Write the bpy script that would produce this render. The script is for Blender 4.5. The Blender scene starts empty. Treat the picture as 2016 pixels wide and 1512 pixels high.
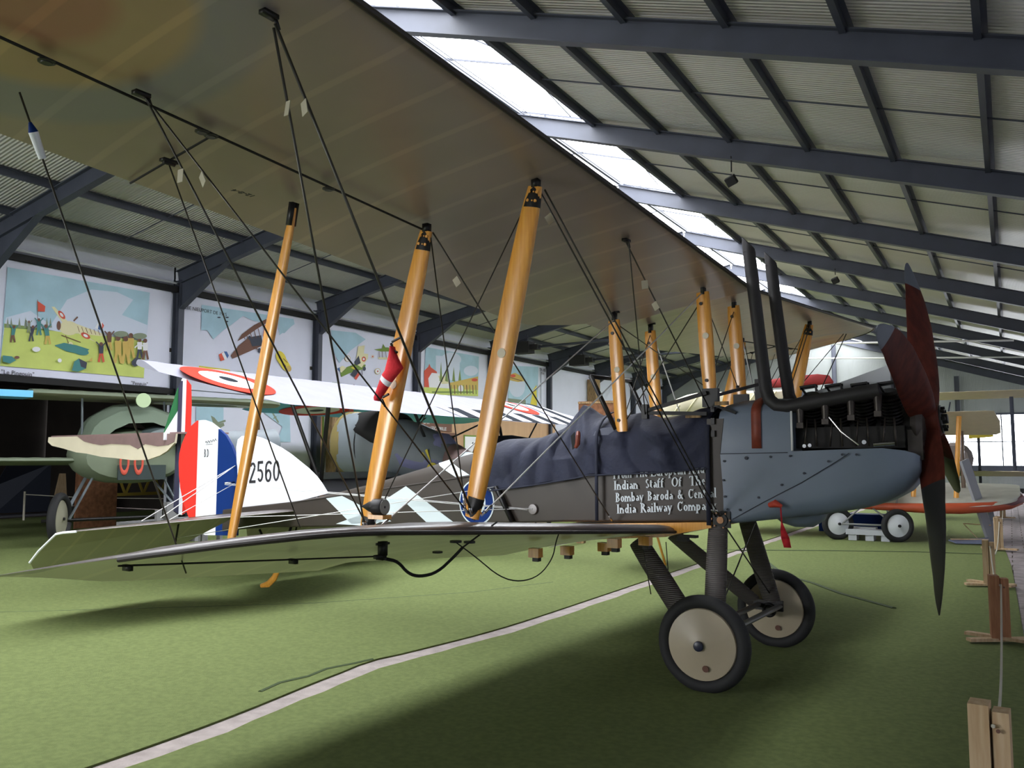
import bpy, bmesh, math, random
from math import sin, cos, pi, radians, sqrt, atan, atan2
from mathutils import Vector, Matrix
random.seed(7)
scene = bpy.context.scene
COL = scene.collection

# ------------------------------------------------------------------ camera
FPX, EYE = 1685.0, 1.70
YAW, PIT = atan(977 / FPX), atan(147 / FPX)
cam_d = bpy.data.cameras.new('camera'); cam = bpy.data.objects.new('camera', cam_d); COL.objects.link(cam)
cam_d.sensor_fit = 'HORIZONTAL'; cam_d.sensor_width = 36.0; cam_d.lens = FPX * 36.0 / 2016.0
cam_d.clip_start = 0.05; cam_d.clip_end = 300
cam.location = (0, 0, EYE); cam.rotation_euler = (pi / 2 + PIT, 0, YAW)
scene.camera = cam
FW = Vector((-sin(YAW) * cos(PIT), cos(YAW) * cos(PIT), sin(PIT))); RT = Vector((cos(YAW), sin(YAW), 0)); UP = RT.cross(FW)
def ray(px, py): return FW + RT * ((px - 1008) / FPX) + UP * ((756 - py) / FPX)
def at(px, py, ax, v):
    """point of the plane ax = v (metres) measured at a pixel of the photograph"""
    r = ray(px, py); c = Vector((0, 0, EYE)); i = 'xyz'.index(ax)
    return c + r * ((v - c[i]) / r[i])

# ------------------------------------------------------------------ light: overcast sky through ridge glazing and openings
world = bpy.data.worlds.new('sky'); scene.world = world; world.use_nodes = True
bg = world.node_tree.nodes['Background']; bg.inputs[0].default_value = (0.97, 0.985, 1.0, 1); bg.inputs[1].default_value = 14.0
def portal(name, loc, rot, sx, sy):
    l = bpy.data.lights.new(name, 'AREA'); l.shape = 'RECTANGLE'; l.size = sx; l.size_y = sy; l.cycles.is_portal = True
    o = bpy.data.objects.new(name, l); o.location = loc; o.rotation_euler = rot; COL.objects.link(o)
portal('ridge_skylight_portal', (-8.1, 21.5, 8.75), (0, 0, 0), 3.3, 55)
portal('far_window_portal', (0.0, 49.3, 2.6), (-pi / 2, 0, 0), 6, 3)
portal('hangar_door_portal', (-13.0, -7.2, 2.2), (pi / 2, 0, 0), 6, 4.4)
vs = scene.view_settings; vs.view_transform = 'Standard'; vs.look = 'None'; vs.gamma = 1.0; vs.exposure = 0.22
try: vs.use_curve_mapping = False
except Exception: pass
scene.cycles.max_bounces = 8; scene.cycles.diffuse_bounces = 5; scene.cycles.glossy_bounces = 3

# ------------------------------------------------------------------ materials
def s2l(c): return tuple((x / 12.92 if x <= .04045 else ((x + .055) / 1.055) ** 2.4) for x in c)
def rgb(r, g, b): return s2l((r / 255, g / 255, b / 255))
MATS = {}
def mat(name, col, rough=.6, metal=0, var=0, scale=6, bump=0, bscale=80, spec=.5, stretch=(1, 1, 1), coat=0, trans=0, col2=None, sheen=0):
    if name in MATS: return MATS[name]
    m = bpy.data.materials.new(name); m.use_nodes = True; nt = m.node_tree; b = nt.nodes['Principled BSDF']
    b.inputs['Base Color'].default_value = (*col, 1); b.inputs['Roughness'].default_value = rough
    b.inputs['Metallic'].default_value = metal; b.inputs['Specular IOR Level'].default_value = spec
    if coat: b.inputs['Coat Weight'].default_value = coat; b.inputs['Coat Roughness'].default_value = .15
    if trans: b.inputs['Transmission Weight'].default_value = trans
    tc = nt.nodes.new('ShaderNodeTexCoord'); mp = nt.nodes.new('ShaderNodeMapping'); mp.inputs['Scale'].default_value = stretch
    nt.links.new(tc.outputs['Object'], mp.inputs[0])
    if var or col2:
        n = nt.nodes.new('ShaderNodeTexNoise'); n.inputs['Scale'].default_value = scale; n.inputs['Detail'].default_value = 5
        nt.links.new(mp.outputs[0], n.inputs[0]); r = nt.nodes.new('ShaderNodeValToRGB'); nt.links.new(n.outputs[0], r.inputs[0])
        c2 = col2 if col2 else tuple(c * (1 - var) for c in col); c1 = col if col2 else tuple(min(1, c * (1 + var)) for c in col)
        r.color_ramp.elements[0].position = .35; r.color_ramp.elements[1].position = .65
        r.color_ramp.elements[0].color = (*c2, 1); r.color_ramp.elements[1].color = (*c1, 1)
        nt.links.new(r.outputs[0], b.inputs['Base Color'])
    if bump:
        n = nt.nodes.new('ShaderNodeTexNoise'); n.inputs['Scale'].default_value = bscale; n.inputs['Detail'].default_value = 4
        nt.links.new(mp.outputs[0], n.inputs[0]); bp = nt.nodes.new('ShaderNodeBump'); bp.inputs['Strength'].default_value = bump
        bp.inputs['Distance'].default_value = .02; nt.links.new(n.outputs[0], bp.inputs['Height']); nt.links.new(bp.outputs[0], b.inputs['Normal'])
    MATS[name] = m; return m
def wavebump(m, axis, scale, strength, dist=.01):
    nt = m.node_tree; b = nt.nodes['Principled BSDF']; tc = nt.nodes.new('ShaderNodeTexCoord')
    w = nt.nodes.new('ShaderNodeTexWave'); w.bands_direction = axis; w.inputs['Scale'].default_value = scale
    nt.links.new(tc.outputs['Object'], w.inputs[0]); bp = nt.nodes.new('ShaderNodeBump'); bp.inputs['Strength'].default_value = strength
    bp.inputs['Distance'].default_value = dist; nt.links.new(w.outputs['Fac'], bp.inputs['Height']); nt.links.new(bp.outputs[0], b.inputs['Normal'])
    return m

GREEN = mat('green_carpet', rgb(130, 143, 90), .95, var=.10, scale=22, bump=1.0, bscale=240, spec=.1)
_nt = GREEN.node_tree
STEEL = mat('dark_blue_grey_steel', rgb(56, 60, 72), .55, var=.12, scale=2)
ROOFM = mat('pale_insulated_roof_sheet', rgb(184, 182, 176), .38, var=.06, scale=.6, spec=.5)
wavebump(ROOFM, 'Y', 4.2, .9, .02)
WHITEW = mat('white_wall_board', rgb(205, 208, 222), .8, var=.03, scale=1)
CONC = mat('grey_concrete', rgb(146, 136, 132), .9, var=.16, scale=7, bump=.3)
PAVE = mat('grey_brown_paving', rgb(140, 130, 130), .85, var=.18, scale=5, bump=.4)
DIRT = mat('bare_earth', rgb(110, 96, 86), .95, var=.2, scale=2, bump=.5, bscale=20)
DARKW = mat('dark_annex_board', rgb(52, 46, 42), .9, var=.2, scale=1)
CORR = mat('white_ribbed_sheet', rgb(132, 136, 134), .6, var=.04, scale=1); wavebump(CORR, 'X', 10, .5, .02)
PLY = mat('tan_plywood', rgb(186, 150, 116), .75, var=.08, scale=3, stretch=(1, 1, .25))
BLACK = mat('black_metal', rgb(26, 25, 26), .45, metal=.2)
BLACKM = mat('matt_black', rgb(20, 19, 20), .8)
CHROME = mat('bright_metal', rgb(190, 190, 190), .25, metal=1)
WIRE = mat('streamlined_steel_wire', rgb(70, 68, 62), .35, metal=.6)
WIREW = mat('bright_steel_wire', rgb(235, 235, 235), .35, metal=0)
ROPE = mat('pale_rope', rgb(190, 185, 170), .9, bump=.5, bscale=200)
RUBBER = mat('black_rubber', rgb(34, 34, 36), .75, var=.1)
COVER = mat('navy_canvas', rgb(38, 42, 62), .8, var=.12, scale=4, bump=.25, bscale=30, sheen=1)
PC10 = mat('brown_doped_fabric', rgb(52, 44, 37), .5, var=.07, scale=4, spec=.5)
PC10T = mat('brown_doped_wing_top', rgb(92, 84, 82), .32, var=.05, scale=3, spec=.7)
WHITE = mat('white_doped_fabric', rgb(228, 231, 238), .55, var=.02, scale=3)
SLATE = mat('grey_blue_cowl_paint', rgb(114, 126, 142), .42, var=.04, scale=3, bump=.04, bscale=30)
SEAM = mat('dark_seam', rgb(58, 62, 72), .7)
GREYP = mat('pale_grey_sheet', rgb(176, 180, 184), .5, var=.05, scale=4)
RED = mat('red_dope', rgb(214, 50, 40), .6, spec=.2); BLUE = mat('royal_blue_dope', rgb(8, 44, 108), .6, spec=.15)
REDC = mat('red_cloth', rgb(206, 36, 48), .85, var=.1, scale=12, bump=.3, bscale=60)
REDB = mat('dark_red_cloth', rgb(130, 34, 34), .85, var=.1, scale=9)
LEATHER = mat('brown_leather', rgb(128, 58, 40), .55, var=.12, scale=14)
TEXTW = mat('white_lettering', rgb(214, 222, 226), .6)
TEXTB = mat('black_lettering', rgb(28, 28, 34), .6)
def wood_mat(name, c1, c2, rough=.3, sc=5, st=(12, 12, .7), coat=.5):
    return mat(name, rgb(*c1), rough, spec=.5 if coat else .12, col2=rgb(*c2), scale=sc, stretch=st, coat=coat)
SPRUCE = wood_mat('varnished_spruce', (228, 164, 70), (212, 144, 54))
MAHOG = wood_mat('varnished_mahogany', (88, 40, 30), (68, 30, 24), .6, 6, (3, 3, 1), 0)
PINE = wood_mat('raw_pine', (196, 172, 140), (180, 152, 118), .75, 5, (8, 8, .8), 0)
OLDW = wood_mat('worn_timber', (170, 142, 104), (112, 92, 70), .8, 5, (8, 8, 1), 0)
CRATEW = wood_mat('brown_packing_wood', (138, 96, 70), (112, 76, 56), .8, 5, (2, 2, 2), 0)
CREAM = mat('cream_linen', rgb(214, 204, 180), .6, var=.04, scale=3)
# clear doped linen of the wing undersides: faint tapes over the ribs (object Y) and light coming through the top roundel, painted into the cloth colour
def linen(name, c, roundels=()):
    m = mat(name, rgb(*c), .30, spec=.55); nt = m.node_tree; b = nt.nodes['Principled BSDF']
    tc = nt.nodes.new('ShaderNodeTexCoord'); sp = nt.nodes.new('ShaderNodeSeparateXYZ'); nt.links.new(tc.outputs['Object'], sp.inputs[0])
    mu = nt.nodes.new('ShaderNodeMath'); mu.operation = 'MULTIPLY'; mu.inputs[1].default_value = 1 / .34; nt.links.new(sp.outputs[1], mu.inputs[0])
    fr = nt.nodes.new('ShaderNodeMath'); fr.operation = 'PINGPONG'; fr.inputs[1].default_value = .5; nt.links.new(mu.outputs[0], fr.inputs[0])
    rp = nt.nodes.new('ShaderNodeValToRGB'); nt.links.new(fr.outputs[0], rp.inputs[0]); e = rp.color_ramp.elements
    e[0].position = .0; e[0].color = (1.22, 1.2, 1.15, 1); e[1].position = .07; e[1].color = (1, 1, 1, 1)
    x = rp.color_ramp.elements.new(.05); x.color = (1.2, 1.18, 1.14, 1)
    n = nt.nodes.new('ShaderNodeTexNoise'); n.inputs['Scale'].default_value = 1.3; n.inputs['Detail'].default_value = 3; nt.links.new(tc.outputs['Object'], n.inputs[0])
    r2 = nt.nodes.new('ShaderNodeValToRGB'); nt.links.new(n.outputs[0], r2.inputs[0]); base = rgb(*c)
    r2.color_ramp.elements[0].position = .35; r2.color_ramp.elements[1].position = .65
    r2.color_ramp.elements[0].color = (*[q * .9 for q in base], 1); r2.color_ramp.elements[1].color = (*[min(1, q * 1.08) for q in base], 1)
    mx = nt.nodes.new('ShaderNodeMix'); mx.data_type = 'RGBA'; mx.blend_type = 'MULTIPLY'; mx.inputs[0].default_value = 1
    nt.links.new(r2.outputs[0], mx.inputs[6]); nt.links.new(rp.outputs[0], mx.inputs[7]); last = mx.outputs[2]
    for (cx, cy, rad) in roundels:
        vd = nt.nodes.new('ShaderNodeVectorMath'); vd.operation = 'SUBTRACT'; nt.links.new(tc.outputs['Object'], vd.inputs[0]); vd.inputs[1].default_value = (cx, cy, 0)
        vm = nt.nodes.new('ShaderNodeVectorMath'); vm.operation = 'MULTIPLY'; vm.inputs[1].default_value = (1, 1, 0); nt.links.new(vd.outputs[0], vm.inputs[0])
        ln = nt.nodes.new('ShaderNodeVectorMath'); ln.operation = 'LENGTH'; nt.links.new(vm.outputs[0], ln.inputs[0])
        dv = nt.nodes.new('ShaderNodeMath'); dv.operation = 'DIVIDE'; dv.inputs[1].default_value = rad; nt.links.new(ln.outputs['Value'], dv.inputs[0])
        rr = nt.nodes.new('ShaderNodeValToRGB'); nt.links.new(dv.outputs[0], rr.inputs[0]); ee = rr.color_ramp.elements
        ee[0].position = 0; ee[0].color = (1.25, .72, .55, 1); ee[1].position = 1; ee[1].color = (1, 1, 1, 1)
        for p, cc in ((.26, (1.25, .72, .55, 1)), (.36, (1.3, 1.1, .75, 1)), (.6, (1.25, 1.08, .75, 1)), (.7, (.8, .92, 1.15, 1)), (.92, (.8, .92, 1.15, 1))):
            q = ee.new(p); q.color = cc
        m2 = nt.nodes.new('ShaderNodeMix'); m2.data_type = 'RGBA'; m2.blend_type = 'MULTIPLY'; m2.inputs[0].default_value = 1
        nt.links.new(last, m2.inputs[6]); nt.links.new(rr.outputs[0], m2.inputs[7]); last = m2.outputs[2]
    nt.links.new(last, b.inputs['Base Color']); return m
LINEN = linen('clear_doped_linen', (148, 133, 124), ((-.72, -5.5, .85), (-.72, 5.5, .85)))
LINENL = linen('clear_doped_linen_lower', (160, 156, 134))

# ------------------------------------------------------------------ mesh helpers
class MB:
    def __init__(s): s.v = []; s.f = []; s.mi = []
    def add(s, vs, fs, mi=0):
        o = len(s.v); s.v += [tuple(p) for p in vs]; s.f += [tuple(i + o for i in f) for f in fs]; s.mi += [mi] * len(fs); return s
    def box(s, c, d, rot=None, mi=0):
        x, y, z = [q / 2 for q in d]; c = Vector(c)
        P = [Vector(p) for p in ((-x, -y, -z), (x, -y, -z), (x, y, -z), (-x, y, -z), (-x, -y, z), (x, -y, z), (x, y, z), (-x, y, z))]
        if rot is not None: P = [rot @ p for p in P]
        return s.add([c + p for p in P], [(3, 2, 1, 0), (4, 5, 6, 7), (0, 1, 5, 4), (1, 2, 6, 5), (2, 3, 7, 6), (3, 0, 4, 7)], mi)
    def beam(s, a, b, w, h, up=(0, 0, 1), mi=0):
        """rectangular bar a->b, width w across, height h along up"""
        a, b = Vector(a), Vector(b); d = (b - a); L = d.length; d.normalize(); up = Vector(up)
        sx = d.cross(up); sx.normalize(); u = sx.cross(d)
        M = Matrix((sx, d, u)).transposed()
        return s.box((a + b) / 2, (w, L, h), M, mi)
    def loft(s, rings, cap=True, close=True, mi=0):
        n = len(rings[0]); o = len(s.v)
        for r in rings: s.v += [tuple(p) for p in r]
        m = n if close else n - 1
        for i in range(len(rings) - 1):
            for j in range(m):
                a = o + i * n + j; b = o + i * n + (j + 1) % n
                s.f.append((a, b, b + n, a + n)); s.mi.append(mi)
        if cap and close:
            s.f.append(tuple(o + j for j in reversed(range(n)))); s.mi.append(mi)
            s.f.append(tuple(o + (len(rings) - 1) * n + j for j in range(n))); s.mi.append(mi)
        return s
    def tube(s, pts, r, n=8, mi=0, flat=1.0, flatdir=None):
        """tube through pts; r number or list; flat<1 thins it along flatdir"""
        pts = [Vector(p) for p in pts]; R = r if isinstance(r, (list, tuple)) else [r] * len(pts); rings = []
        prev = None
        for i, p in enumerate(pts):
            d = (pts[min(i + 1, len(pts) - 1)] - pts[max(i - 1, 0)]).normalized()
            ref = Vector(flatdir) if flatdir is not None else (prev if prev is not None else (Vector((0, 0, 1)) if abs(d.z) < .9 else Vector((0, 1, 0))))
            a = ref - d * ref.dot(d)
            if a.length < 1e-5: a = d.orthogonal()
            a.normalize(); b = d.cross(a); prev = a
            rings.append([p + a * (cos(2 * pi * k / n) * R[i] * flat) + b * (sin(2 * pi * k / n) * R[i]) for k in range(n)])
        return s.loft(rings, mi=mi)
    def cyl(s, a, b, r, n=16, r2=None, mi=0): return s.tube([a, b], [r, r if r2 is None else r2], n, mi)
    def lathe(s, c, axis, prof, n=32, mi=0):
        """prof = [(distance along axis, radius)...]"""
        c = Vector(c); d = Vector(axis).normalized(); a = d.orthogonal().normalized(); b = d.cross(a)
        return s.loft([[c + d * t + a * (cos(2 * pi * k / n) * max(r, 1e-4)) + b * (sin(2 * pi * k / n) * max(r, 1e-4)) for k in range(n)] for t, r in prof], mi=mi)
    def prism(s, poly, ext, mi=0):
        """polygon of 3D points pushed along ext"""
        n = len(poly); e = Vector(ext); A = [Vector(p) for p in poly]; B = [p + e for p in A]
        return s.add(A + B, [tuple(reversed(range(n))), tuple(range(n, 2 * n))] + [(i, (i + 1) % n, (i + 1) % n + n, i + n) for i in range(n)], mi)
    def torus(s, c, axis, R, r, n=48, m=12, mi=0):
        c = Vector(c); d = Vector(axis).normalized(); a = d.orthogonal().normalized(); b = d.cross(a); o = len(s.v)
        for i in range(n):
            e = a * cos(2 * pi * i / n) + b * sin(2 * pi * i / n)
            for j in range(m): s.v.append(tuple(c + e * (R + r * cos(2 * pi * j / m)) + d * (r * sin(2 * pi * j / m))))
        for i in range(n):
            for j in range(m): s.f.append((o + i * m + j, o + ((i + 1) % n) * m + j, o + ((i + 1) % n) * m + (j + 1) % m, o + i * m + (j + 1) % m)); s.mi.append(mi)
        return s
    def disc(s, c, nrm, r, n=32, mi=0, t=.004):
        return s.cyl(Vector(c) - Vector(nrm).normalized() * t / 2, Vector(c) + Vector(nrm).normalized() * t / 2, r, n, mi=mi)
    def build(s, name, mats, parent=None, smooth=True, fix=True, **props):
        me = bpy.data.meshes.new(name); me.from_pydata(s.v, [], s.f)
        mats = mats if isinstance(mats, (list, tuple)) else [mats]
        for m in mats: me.materials.append(m)
        for p, i in zip(me.polygons, s.mi): p.material_index = i
        if fix:
            bm = bmesh.new(); bm.from_mesh(me); bmesh.ops.recalc_face_normals(bm, faces=bm.faces)
            if smooth:
                for e in bm.edges:
                    if len(e.link_faces) == 2 and e.calc_face_angle(0) > radians(38): e.smooth = False
            bm.to_mesh(me); bm.free()
        if smooth:
            for p in me.polygons: p.use_smooth = True
        me.update()
        o = bpy.data.objects.new(name, me); COL.objects.link(o)
        if parent: o.parent = parent
        else:   # origin at the base of the thing
            P = me.vertices
            if len(P):
                c = Vector(((min(v.co.x for v in P) + max(v.co.x for v in P)) / 2, (min(v.co.y for v in P) + max(v.co.y for v in P)) / 2, min(v.co.z for v in P)))
                if not props.get('keep'): me.transform(Matrix.Translation(-c)); o.location = c
        for k, q in props.items():
            if k != 'keep': o[k] = q
        return o
def tag(o, label, cat, group=None, kind=None):
    o['label'] = label; o['category'] = cat
    if group: o['group'] = group
    if kind: o['kind'] = kind
    return o
def thing(name, label, cat, loc=(0, 0, 0), rz=0, group=None):
    o = bpy.data.objects.new(name, None); o.empty_display_size = .2; COL.objects.link(o); o.location = loc; o.rotation_euler = (0, 0, rz)
    return tag(o, label, cat, group)
def struct(mb, name, m, smooth=False, label=None, cat=None):
    o = mb.build(name, m, smooth=smooth, keep=True, kind='structure')
    if label: o['label'] = label; o['category'] = cat
    return o
def dup(root, loc, rz=None, label=None, group=None):
    r = root.copy(); COL.objects.link(r); r.location = loc
    if rz is not None: r.rotation_euler = (0, 0, rz)
    if label: r['label'] = label
    if group: r['group'] = group
    for ch in list(root.children):
        c = ch.copy(); COL.objects.link(c); c.parent = r
        for g in list(ch.children):
            d = g.copy(); COL.objects.link(d); d.parent = c
    return r
def text(name, body, size, M, m, parent, ext=.001, align='LEFT'):
    c = bpy.data.curves.new(name, 'FONT'); c.body = body; c.size = size; c.extrude = ext; c.align_x = align
    t_ = bpy.data.objects.new(name, c); COL.objects.link(t_); bpy.context.view_layer.update()
    me = bpy.data.meshes.new_from_object(t_.evaluated_get(bpy.context.evaluated_depsgraph_get())); bpy.data.objects.remove(t_); me.materials.clear(); me.materials.append(m)
    o = bpy.data.objects.new(name, me); COL.objects.link(o); o.parent = parent; o.matrix_local = M; return o
def lerp(a, b, t): return a + (b - a) * t
def curve(pts, n=2):
    pts = [Vector(p) for p in pts]
    for _ in range(n):
        q = [pts[0]]
        for a, b in zip(pts, pts[1:]): q += [a.lerp(b, .25), a.lerp(b, .75)]
        pts = q + [pts[-1]]
    return pts
def interp(tab, x):
    if x <= tab[0][0]: return tab[0][1]
    for (x0, y0), (x1, y1) in zip(tab, tab[1:]):
        if x <= x1: return lerp(y0, y1, (x - x0) / (x1 - x0))
    return tab[-1][1]
def sinterp(tab, x):
    if x <= tab[0][0]: return tab[0][1]
    for (x0, y0), (x1, y1) in zip(tab, tab[1:]):
        if x <= x1:
            t = (x - x0) / (x1 - x0); t = t * t * (3 - 2 * t); return lerp(y0, y1, t)
    return tab[-1][1]
def roundel(mb, c, nrm, up, radii, mis, wr=.003, n=40, fn=None):
    """flat concentric rings as thin discs stacked outward"""
    for k, (r, mi) in enumerate(zip(radii, mis)): mb.disc(Vector(c) + Vector(nrm) * (wr * k), nrm, r, n, mi, t=.002)
# ================================================================== THE HALL
XL, XR, YB, YE = -18.0, 2.6, -7.5, 49.2
XRDG, ZR = -8.1, 8.09                      # ridge, underside of the rafters
def zraf(x): return ZR - .31 * (x - XRDG) if x > XRDG else ZR - .205 * (XRDG - x)
def zroof(x): return zraf(x) + .44
FR = [-5.85 + 5 * k for k in range(12)]; FR[3] = 9.5    # portal frames along y


floor = struct(MB().box((-16.2, 21, -.06), (42, 60, .1)), 'floor', DIRT)
# carpet: two runs with the concrete joint between, edge slanting beside the paved aisle
cm = MB()
def slab(pts, z0, z1, mi=0): cm.prism([(x, y, z0) for x, y in pts], (0, 0, z1 - z0), mi)
bul = lambda y: math.exp(-((y - 5.6) / 1.3) ** 2)
edgeR = [(-4.25 - .22 * bul(-7.4 + k * .25) + .012 * sin(k * 1.3) + .008 * sin(k * 3.1), -7.4 + k * .25) for k in range(226)]
edgeL = [(-4.45 - .22 * bul(-7.4 + k * .25) - .05 * math.exp(-((-7.4 + k * .25 - 5.75) / .22) ** 2), -7.4 + k * .25) for k in range(226)]
ye = lambda k: -7.4 + k
right = edgeR + [(x, y) for x, y in [(-.95, 49), (-.7, 36.8), (-.35, 24), (-.05, 15.6), (.05, 9), (.05, -7.4)]]
left = [(-26, -7.4)] + [(-18.05, -7.4)] + edgeL + [(-18.0, 49), (-18.0, 22), (-26, 22)]
def strip(pairs, z0, z1):
    for (a, b), (c, d) in zip(pairs, pairs[1:]): cm.prism([(*a, z0), (*b, z0), (*d, z0), (*c, z0)], (0, 0, z1 - z0))
rr = [(e, (interp([(-7.4, .05), (9, .05), (15.6, -.05), (24, -.35), (36.8, -.7), (49, -.95)], e[1]), e[1])) for e in edgeR]
ll = [((-24.5 if e[1] < 22 else -18.0, e[1]), e) for e in edgeL]
strip(rr, -.01, .012); strip(ll, -.01, .016)
carpet = struct(cm, 'floor_carpet', GREEN)
struct(MB().box((-4.45, 21, -.004), (.9, 58, .012)), 'floor_joint', CONC)
pm = MB()
for k in range(150):
    y = -7.3 + k * .38
    for j in range(7): pm.box((.2 + j * .38 + (.19 if k % 2 else 0) - 1.0, y, -.003), (.365, .365, .012))
struct(pm, 'floor_paving', PAVE)
# seams and rucks in the carpet
DG = mat('dark_green_seam', rgb(58, 72, 38), .95)
def ruck(name, pts, r, h, label):
    tag(MB().tube([(x, y, .012) for x, y in pts], r, 6, flat=h, flatdir=(0, 0, 1)).build(name, DG, smooth=True), label, 'seam')['kind'] = 'structure'
ruck('trim_1', [(-10.8, 4.8), (-9.7, 5.49), (-8.47, 6.5), (-7.12, 7.67), (-5.97, 9.3), (-5.5, 10.6)], .014, .5, 'dark seam across the carpet left of the concrete joint')
ruck('trim_2', [(-5.2, 15.6), (-4.6, 15.9), (-4.04, 16.16), (-3.2, 16.6), (-1.58, 17.29), (-.5, 17.5)], .03, .4, 'dark carpet seam behind the grey nose cowl')
ruck('trim_3', [(-3.74, 14.94), (-3.2, 13.6), (-2.9, 12.9), (-2.4, 12.29), (-1.9, 11.5), (-1.21, 10.7)], .035, .5, 'ruck in the carpet running from the far wheel to the right')
ruck('trim_4', [(-4.78, 4.6), (-4.84, 4.85), (-4.79, 5.1), (-4.83, 5.35), (-4.76, 5.6), (-4.72, 5.8)], .02, .7, 'short ruck in the carpet beside the concrete joint')

# roof sheets, open along the ridge for the glazing
GX0, GX1 = -9.8, -6.4
def sheet(x0, x1, t=.08):
    m = MB(); m.add([(x0, YB, zroof(x0)), (x1, YB, zroof(x1)), (x1, YE, zroof(x1)), (x0, YE, zroof(x0)),
                     (x0, YB, zroof(x0) + t), (x1, YB, zroof(x1) + t), (x1, YE, zroof(x1) + t), (x0, YE, zroof(x0) + t)],
                    [(3, 2, 1, 0), (4, 5, 6, 7), (0, 1, 5, 4), (1, 2, 6, 5), (2, 3, 7, 6), (3, 0, 4, 7)]); return m
c = sheet(-18.4, GX0)
c.add(*[(m.v, m.f) for m in [sheet(GX1, 3.0)]][0])
struct(c, 'ceiling', ROOFM)
# glazing
gm = bpy.data.materials.new('clear_ridge_glazing'); gm.use_nodes = True; nt = gm.node_tree; nt.nodes.clear()
o_ = nt.nodes.new('ShaderNodeOutputMaterial'); tr = nt.nodes.new('ShaderNodeBsdfTransparent'); tr.inputs[0].default_value = (.96, .97, 1, 1)
gl = nt.nodes.new('ShaderNodeBsdfGlossy'); gl.inputs['Roughness'].default_value = .1; mx = nt.nodes.new('ShaderNodeMixShader'); mx.inputs[0].default_value = .06
nt.links.new(tr.outputs[0], mx.inputs[1]); nt.links.new(gl.outputs[0], mx.inputs[2]); nt.links.new(mx.outputs[0], o_.inputs[0])
g = MB()
for a, b in ((GX0, XRDG), (XRDG, GX1)):
    g.add([(a, YB, zroof(a) + .06), (b, YB, zroof(b) + .06), (b, YE, zroof(b) + .06), (a, YE, zroof(a) + .06)], [(0, 1, 2, 3)])
w1 = struct(g, 'window_1', gm); 
g = MB()
for xx in (XRDG,):
    g.beam((xx, YB, zroof(xx) + .0), (xx, YE, zroof(xx)), .07, .1)
for k in range(22):
    y = YB + 2.6 * k + 1
    for a, b in ((GX0, XRDG), (XRDG, GX1)): g.beam((a, y, zroof(a) + .02), (b, y, zroof(b) + .02), .025, .03)
wf = g.build('glazing_bar', STEEL, smooth=False); wf.parent = w1

# portal frames: haunched rafters on posts
def ibeam(m, a, b, w, h, tf=.018, up=(0, 0, 1)):
    a, b = Vector(a), Vector(b); u = Vector((0, 0, 1)) if abs((b - a).normalized().z) < .8 else Vector((1, 0, 0))
    d = (b - a).normalized(); sx = d.cross(u).normalized(); uu = sx.cross(d)
    m.beam(a, b, .012, h, u)
    m.beam(a + uu * h / 2, b + uu * h / 2, w, tf, u); m.beam(a - uu * h / 2, b - uu * h / 2, w, tf, u)
names = ['behind the camera, nearest the hangar door', 'just behind the camera', 'nearest in view, right over the wing', 'second from the near end, at the left poster corner', 'third in view, ending beside the red nosed mural', 'fourth in view, beside the village mural', 'fifth in view', 'sixth in view, ending at the plain white board', 'seventh in view, at the worn timber post', 'eighth in view, over the dark rear wall', 'ninth in view, last but one before the end wall', 'against the end wall']
protof = None
for i, y in enumerate(FR):
    lab = 'dark blue-grey steel roof frame, ' + names[i]
    if protof is None:
        r = thing('steel_portal_frame', lab, 'roof frame', (0, y, 0), group='steel portal frames of the hangar')
        m = MB(); h = .33
        ibeam(m, (XRDG, 0, ZR + h / 2), (XR - .1, 0, zraf(XR) + h / 2), .16, h); m.build('rafter', STEEL, r, smooth=False)
        m = MB(); ibeam(m, (XRDG, 0, ZR + h / 2), (XL + .1, 0, zraf(XL) + h / 2), .16, h); m.build('rafter', STEEL, r, smooth=False)
        for sx, xw in ((1, XL), (-1, XR)):
            xa = xw + sx * 1.9; m = MB()
            m.prism([(xw + sx * .12, -.006, zraf(xw)), (xa, -.006, zraf(xa)), (xw + sx * .26, -.006, zraf(xw) - .62), (xw + sx * .12, -.006, zraf(xw) - .62)], (0, .012, 0))
            m.beam((xw + sx * .24, 0, zraf(xw) - .64), (xa, 0, zraf(xa)), .16, .018); m.build('haunch', STEEL, r, smooth=False)
            m = MB(); ibeam(m, (xw + sx * .14, 0, 0), (xw + sx * .14, 0, zraf(xw) + .1), .16, .22); m.build('post', STEEL, r, smooth=False)
        protof = r
    else: dup(protof, (0, y, 0), 0, lab)
# purlins
px = [-6.42 + 1.27 * k for k in range(7)] + [GX0 - 1.45 * k for k in range(6)]
pl = ['on the right edge of the ridge glazing', 'first to the right of the ridge glazing', 'second to the right of the ridge glazing', 'third to the right of the ridge glazing', 'fourth to the right of the ridge glazing', 'fifth to the right of the ridge glazing', 'furthest down the right roof slope',
      'on the left edge of the ridge glazing', 'first to the left of the ridge glazing', 'second to the left of the ridge glazing', 'third to the left of the ridge glazing', 'fourth to the left of the ridge glazing', 'lowest on the left roof slope, over the posters']
for x, l in zip(px, pl):
    m = MB(); z = zraf(x) + .29; m.beam((x, YB + .1, z + .068), (x, YE - .1, z + .068), .014, .145); m.beam((x - .03, YB + .1, z + .008), (x - .03, YE - .1, z + .008), .07, .014)
    m.beam((x + .03, YB + .1, z + .13), (x + .03, YE - .1, z + .13), .07, .012)
    tag(m.build('roof_purlin', STEEL, smooth=False), 'long thin dark steel roof purlin, ' + l, 'purlin', 'purlins under the roof sheets')
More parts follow.
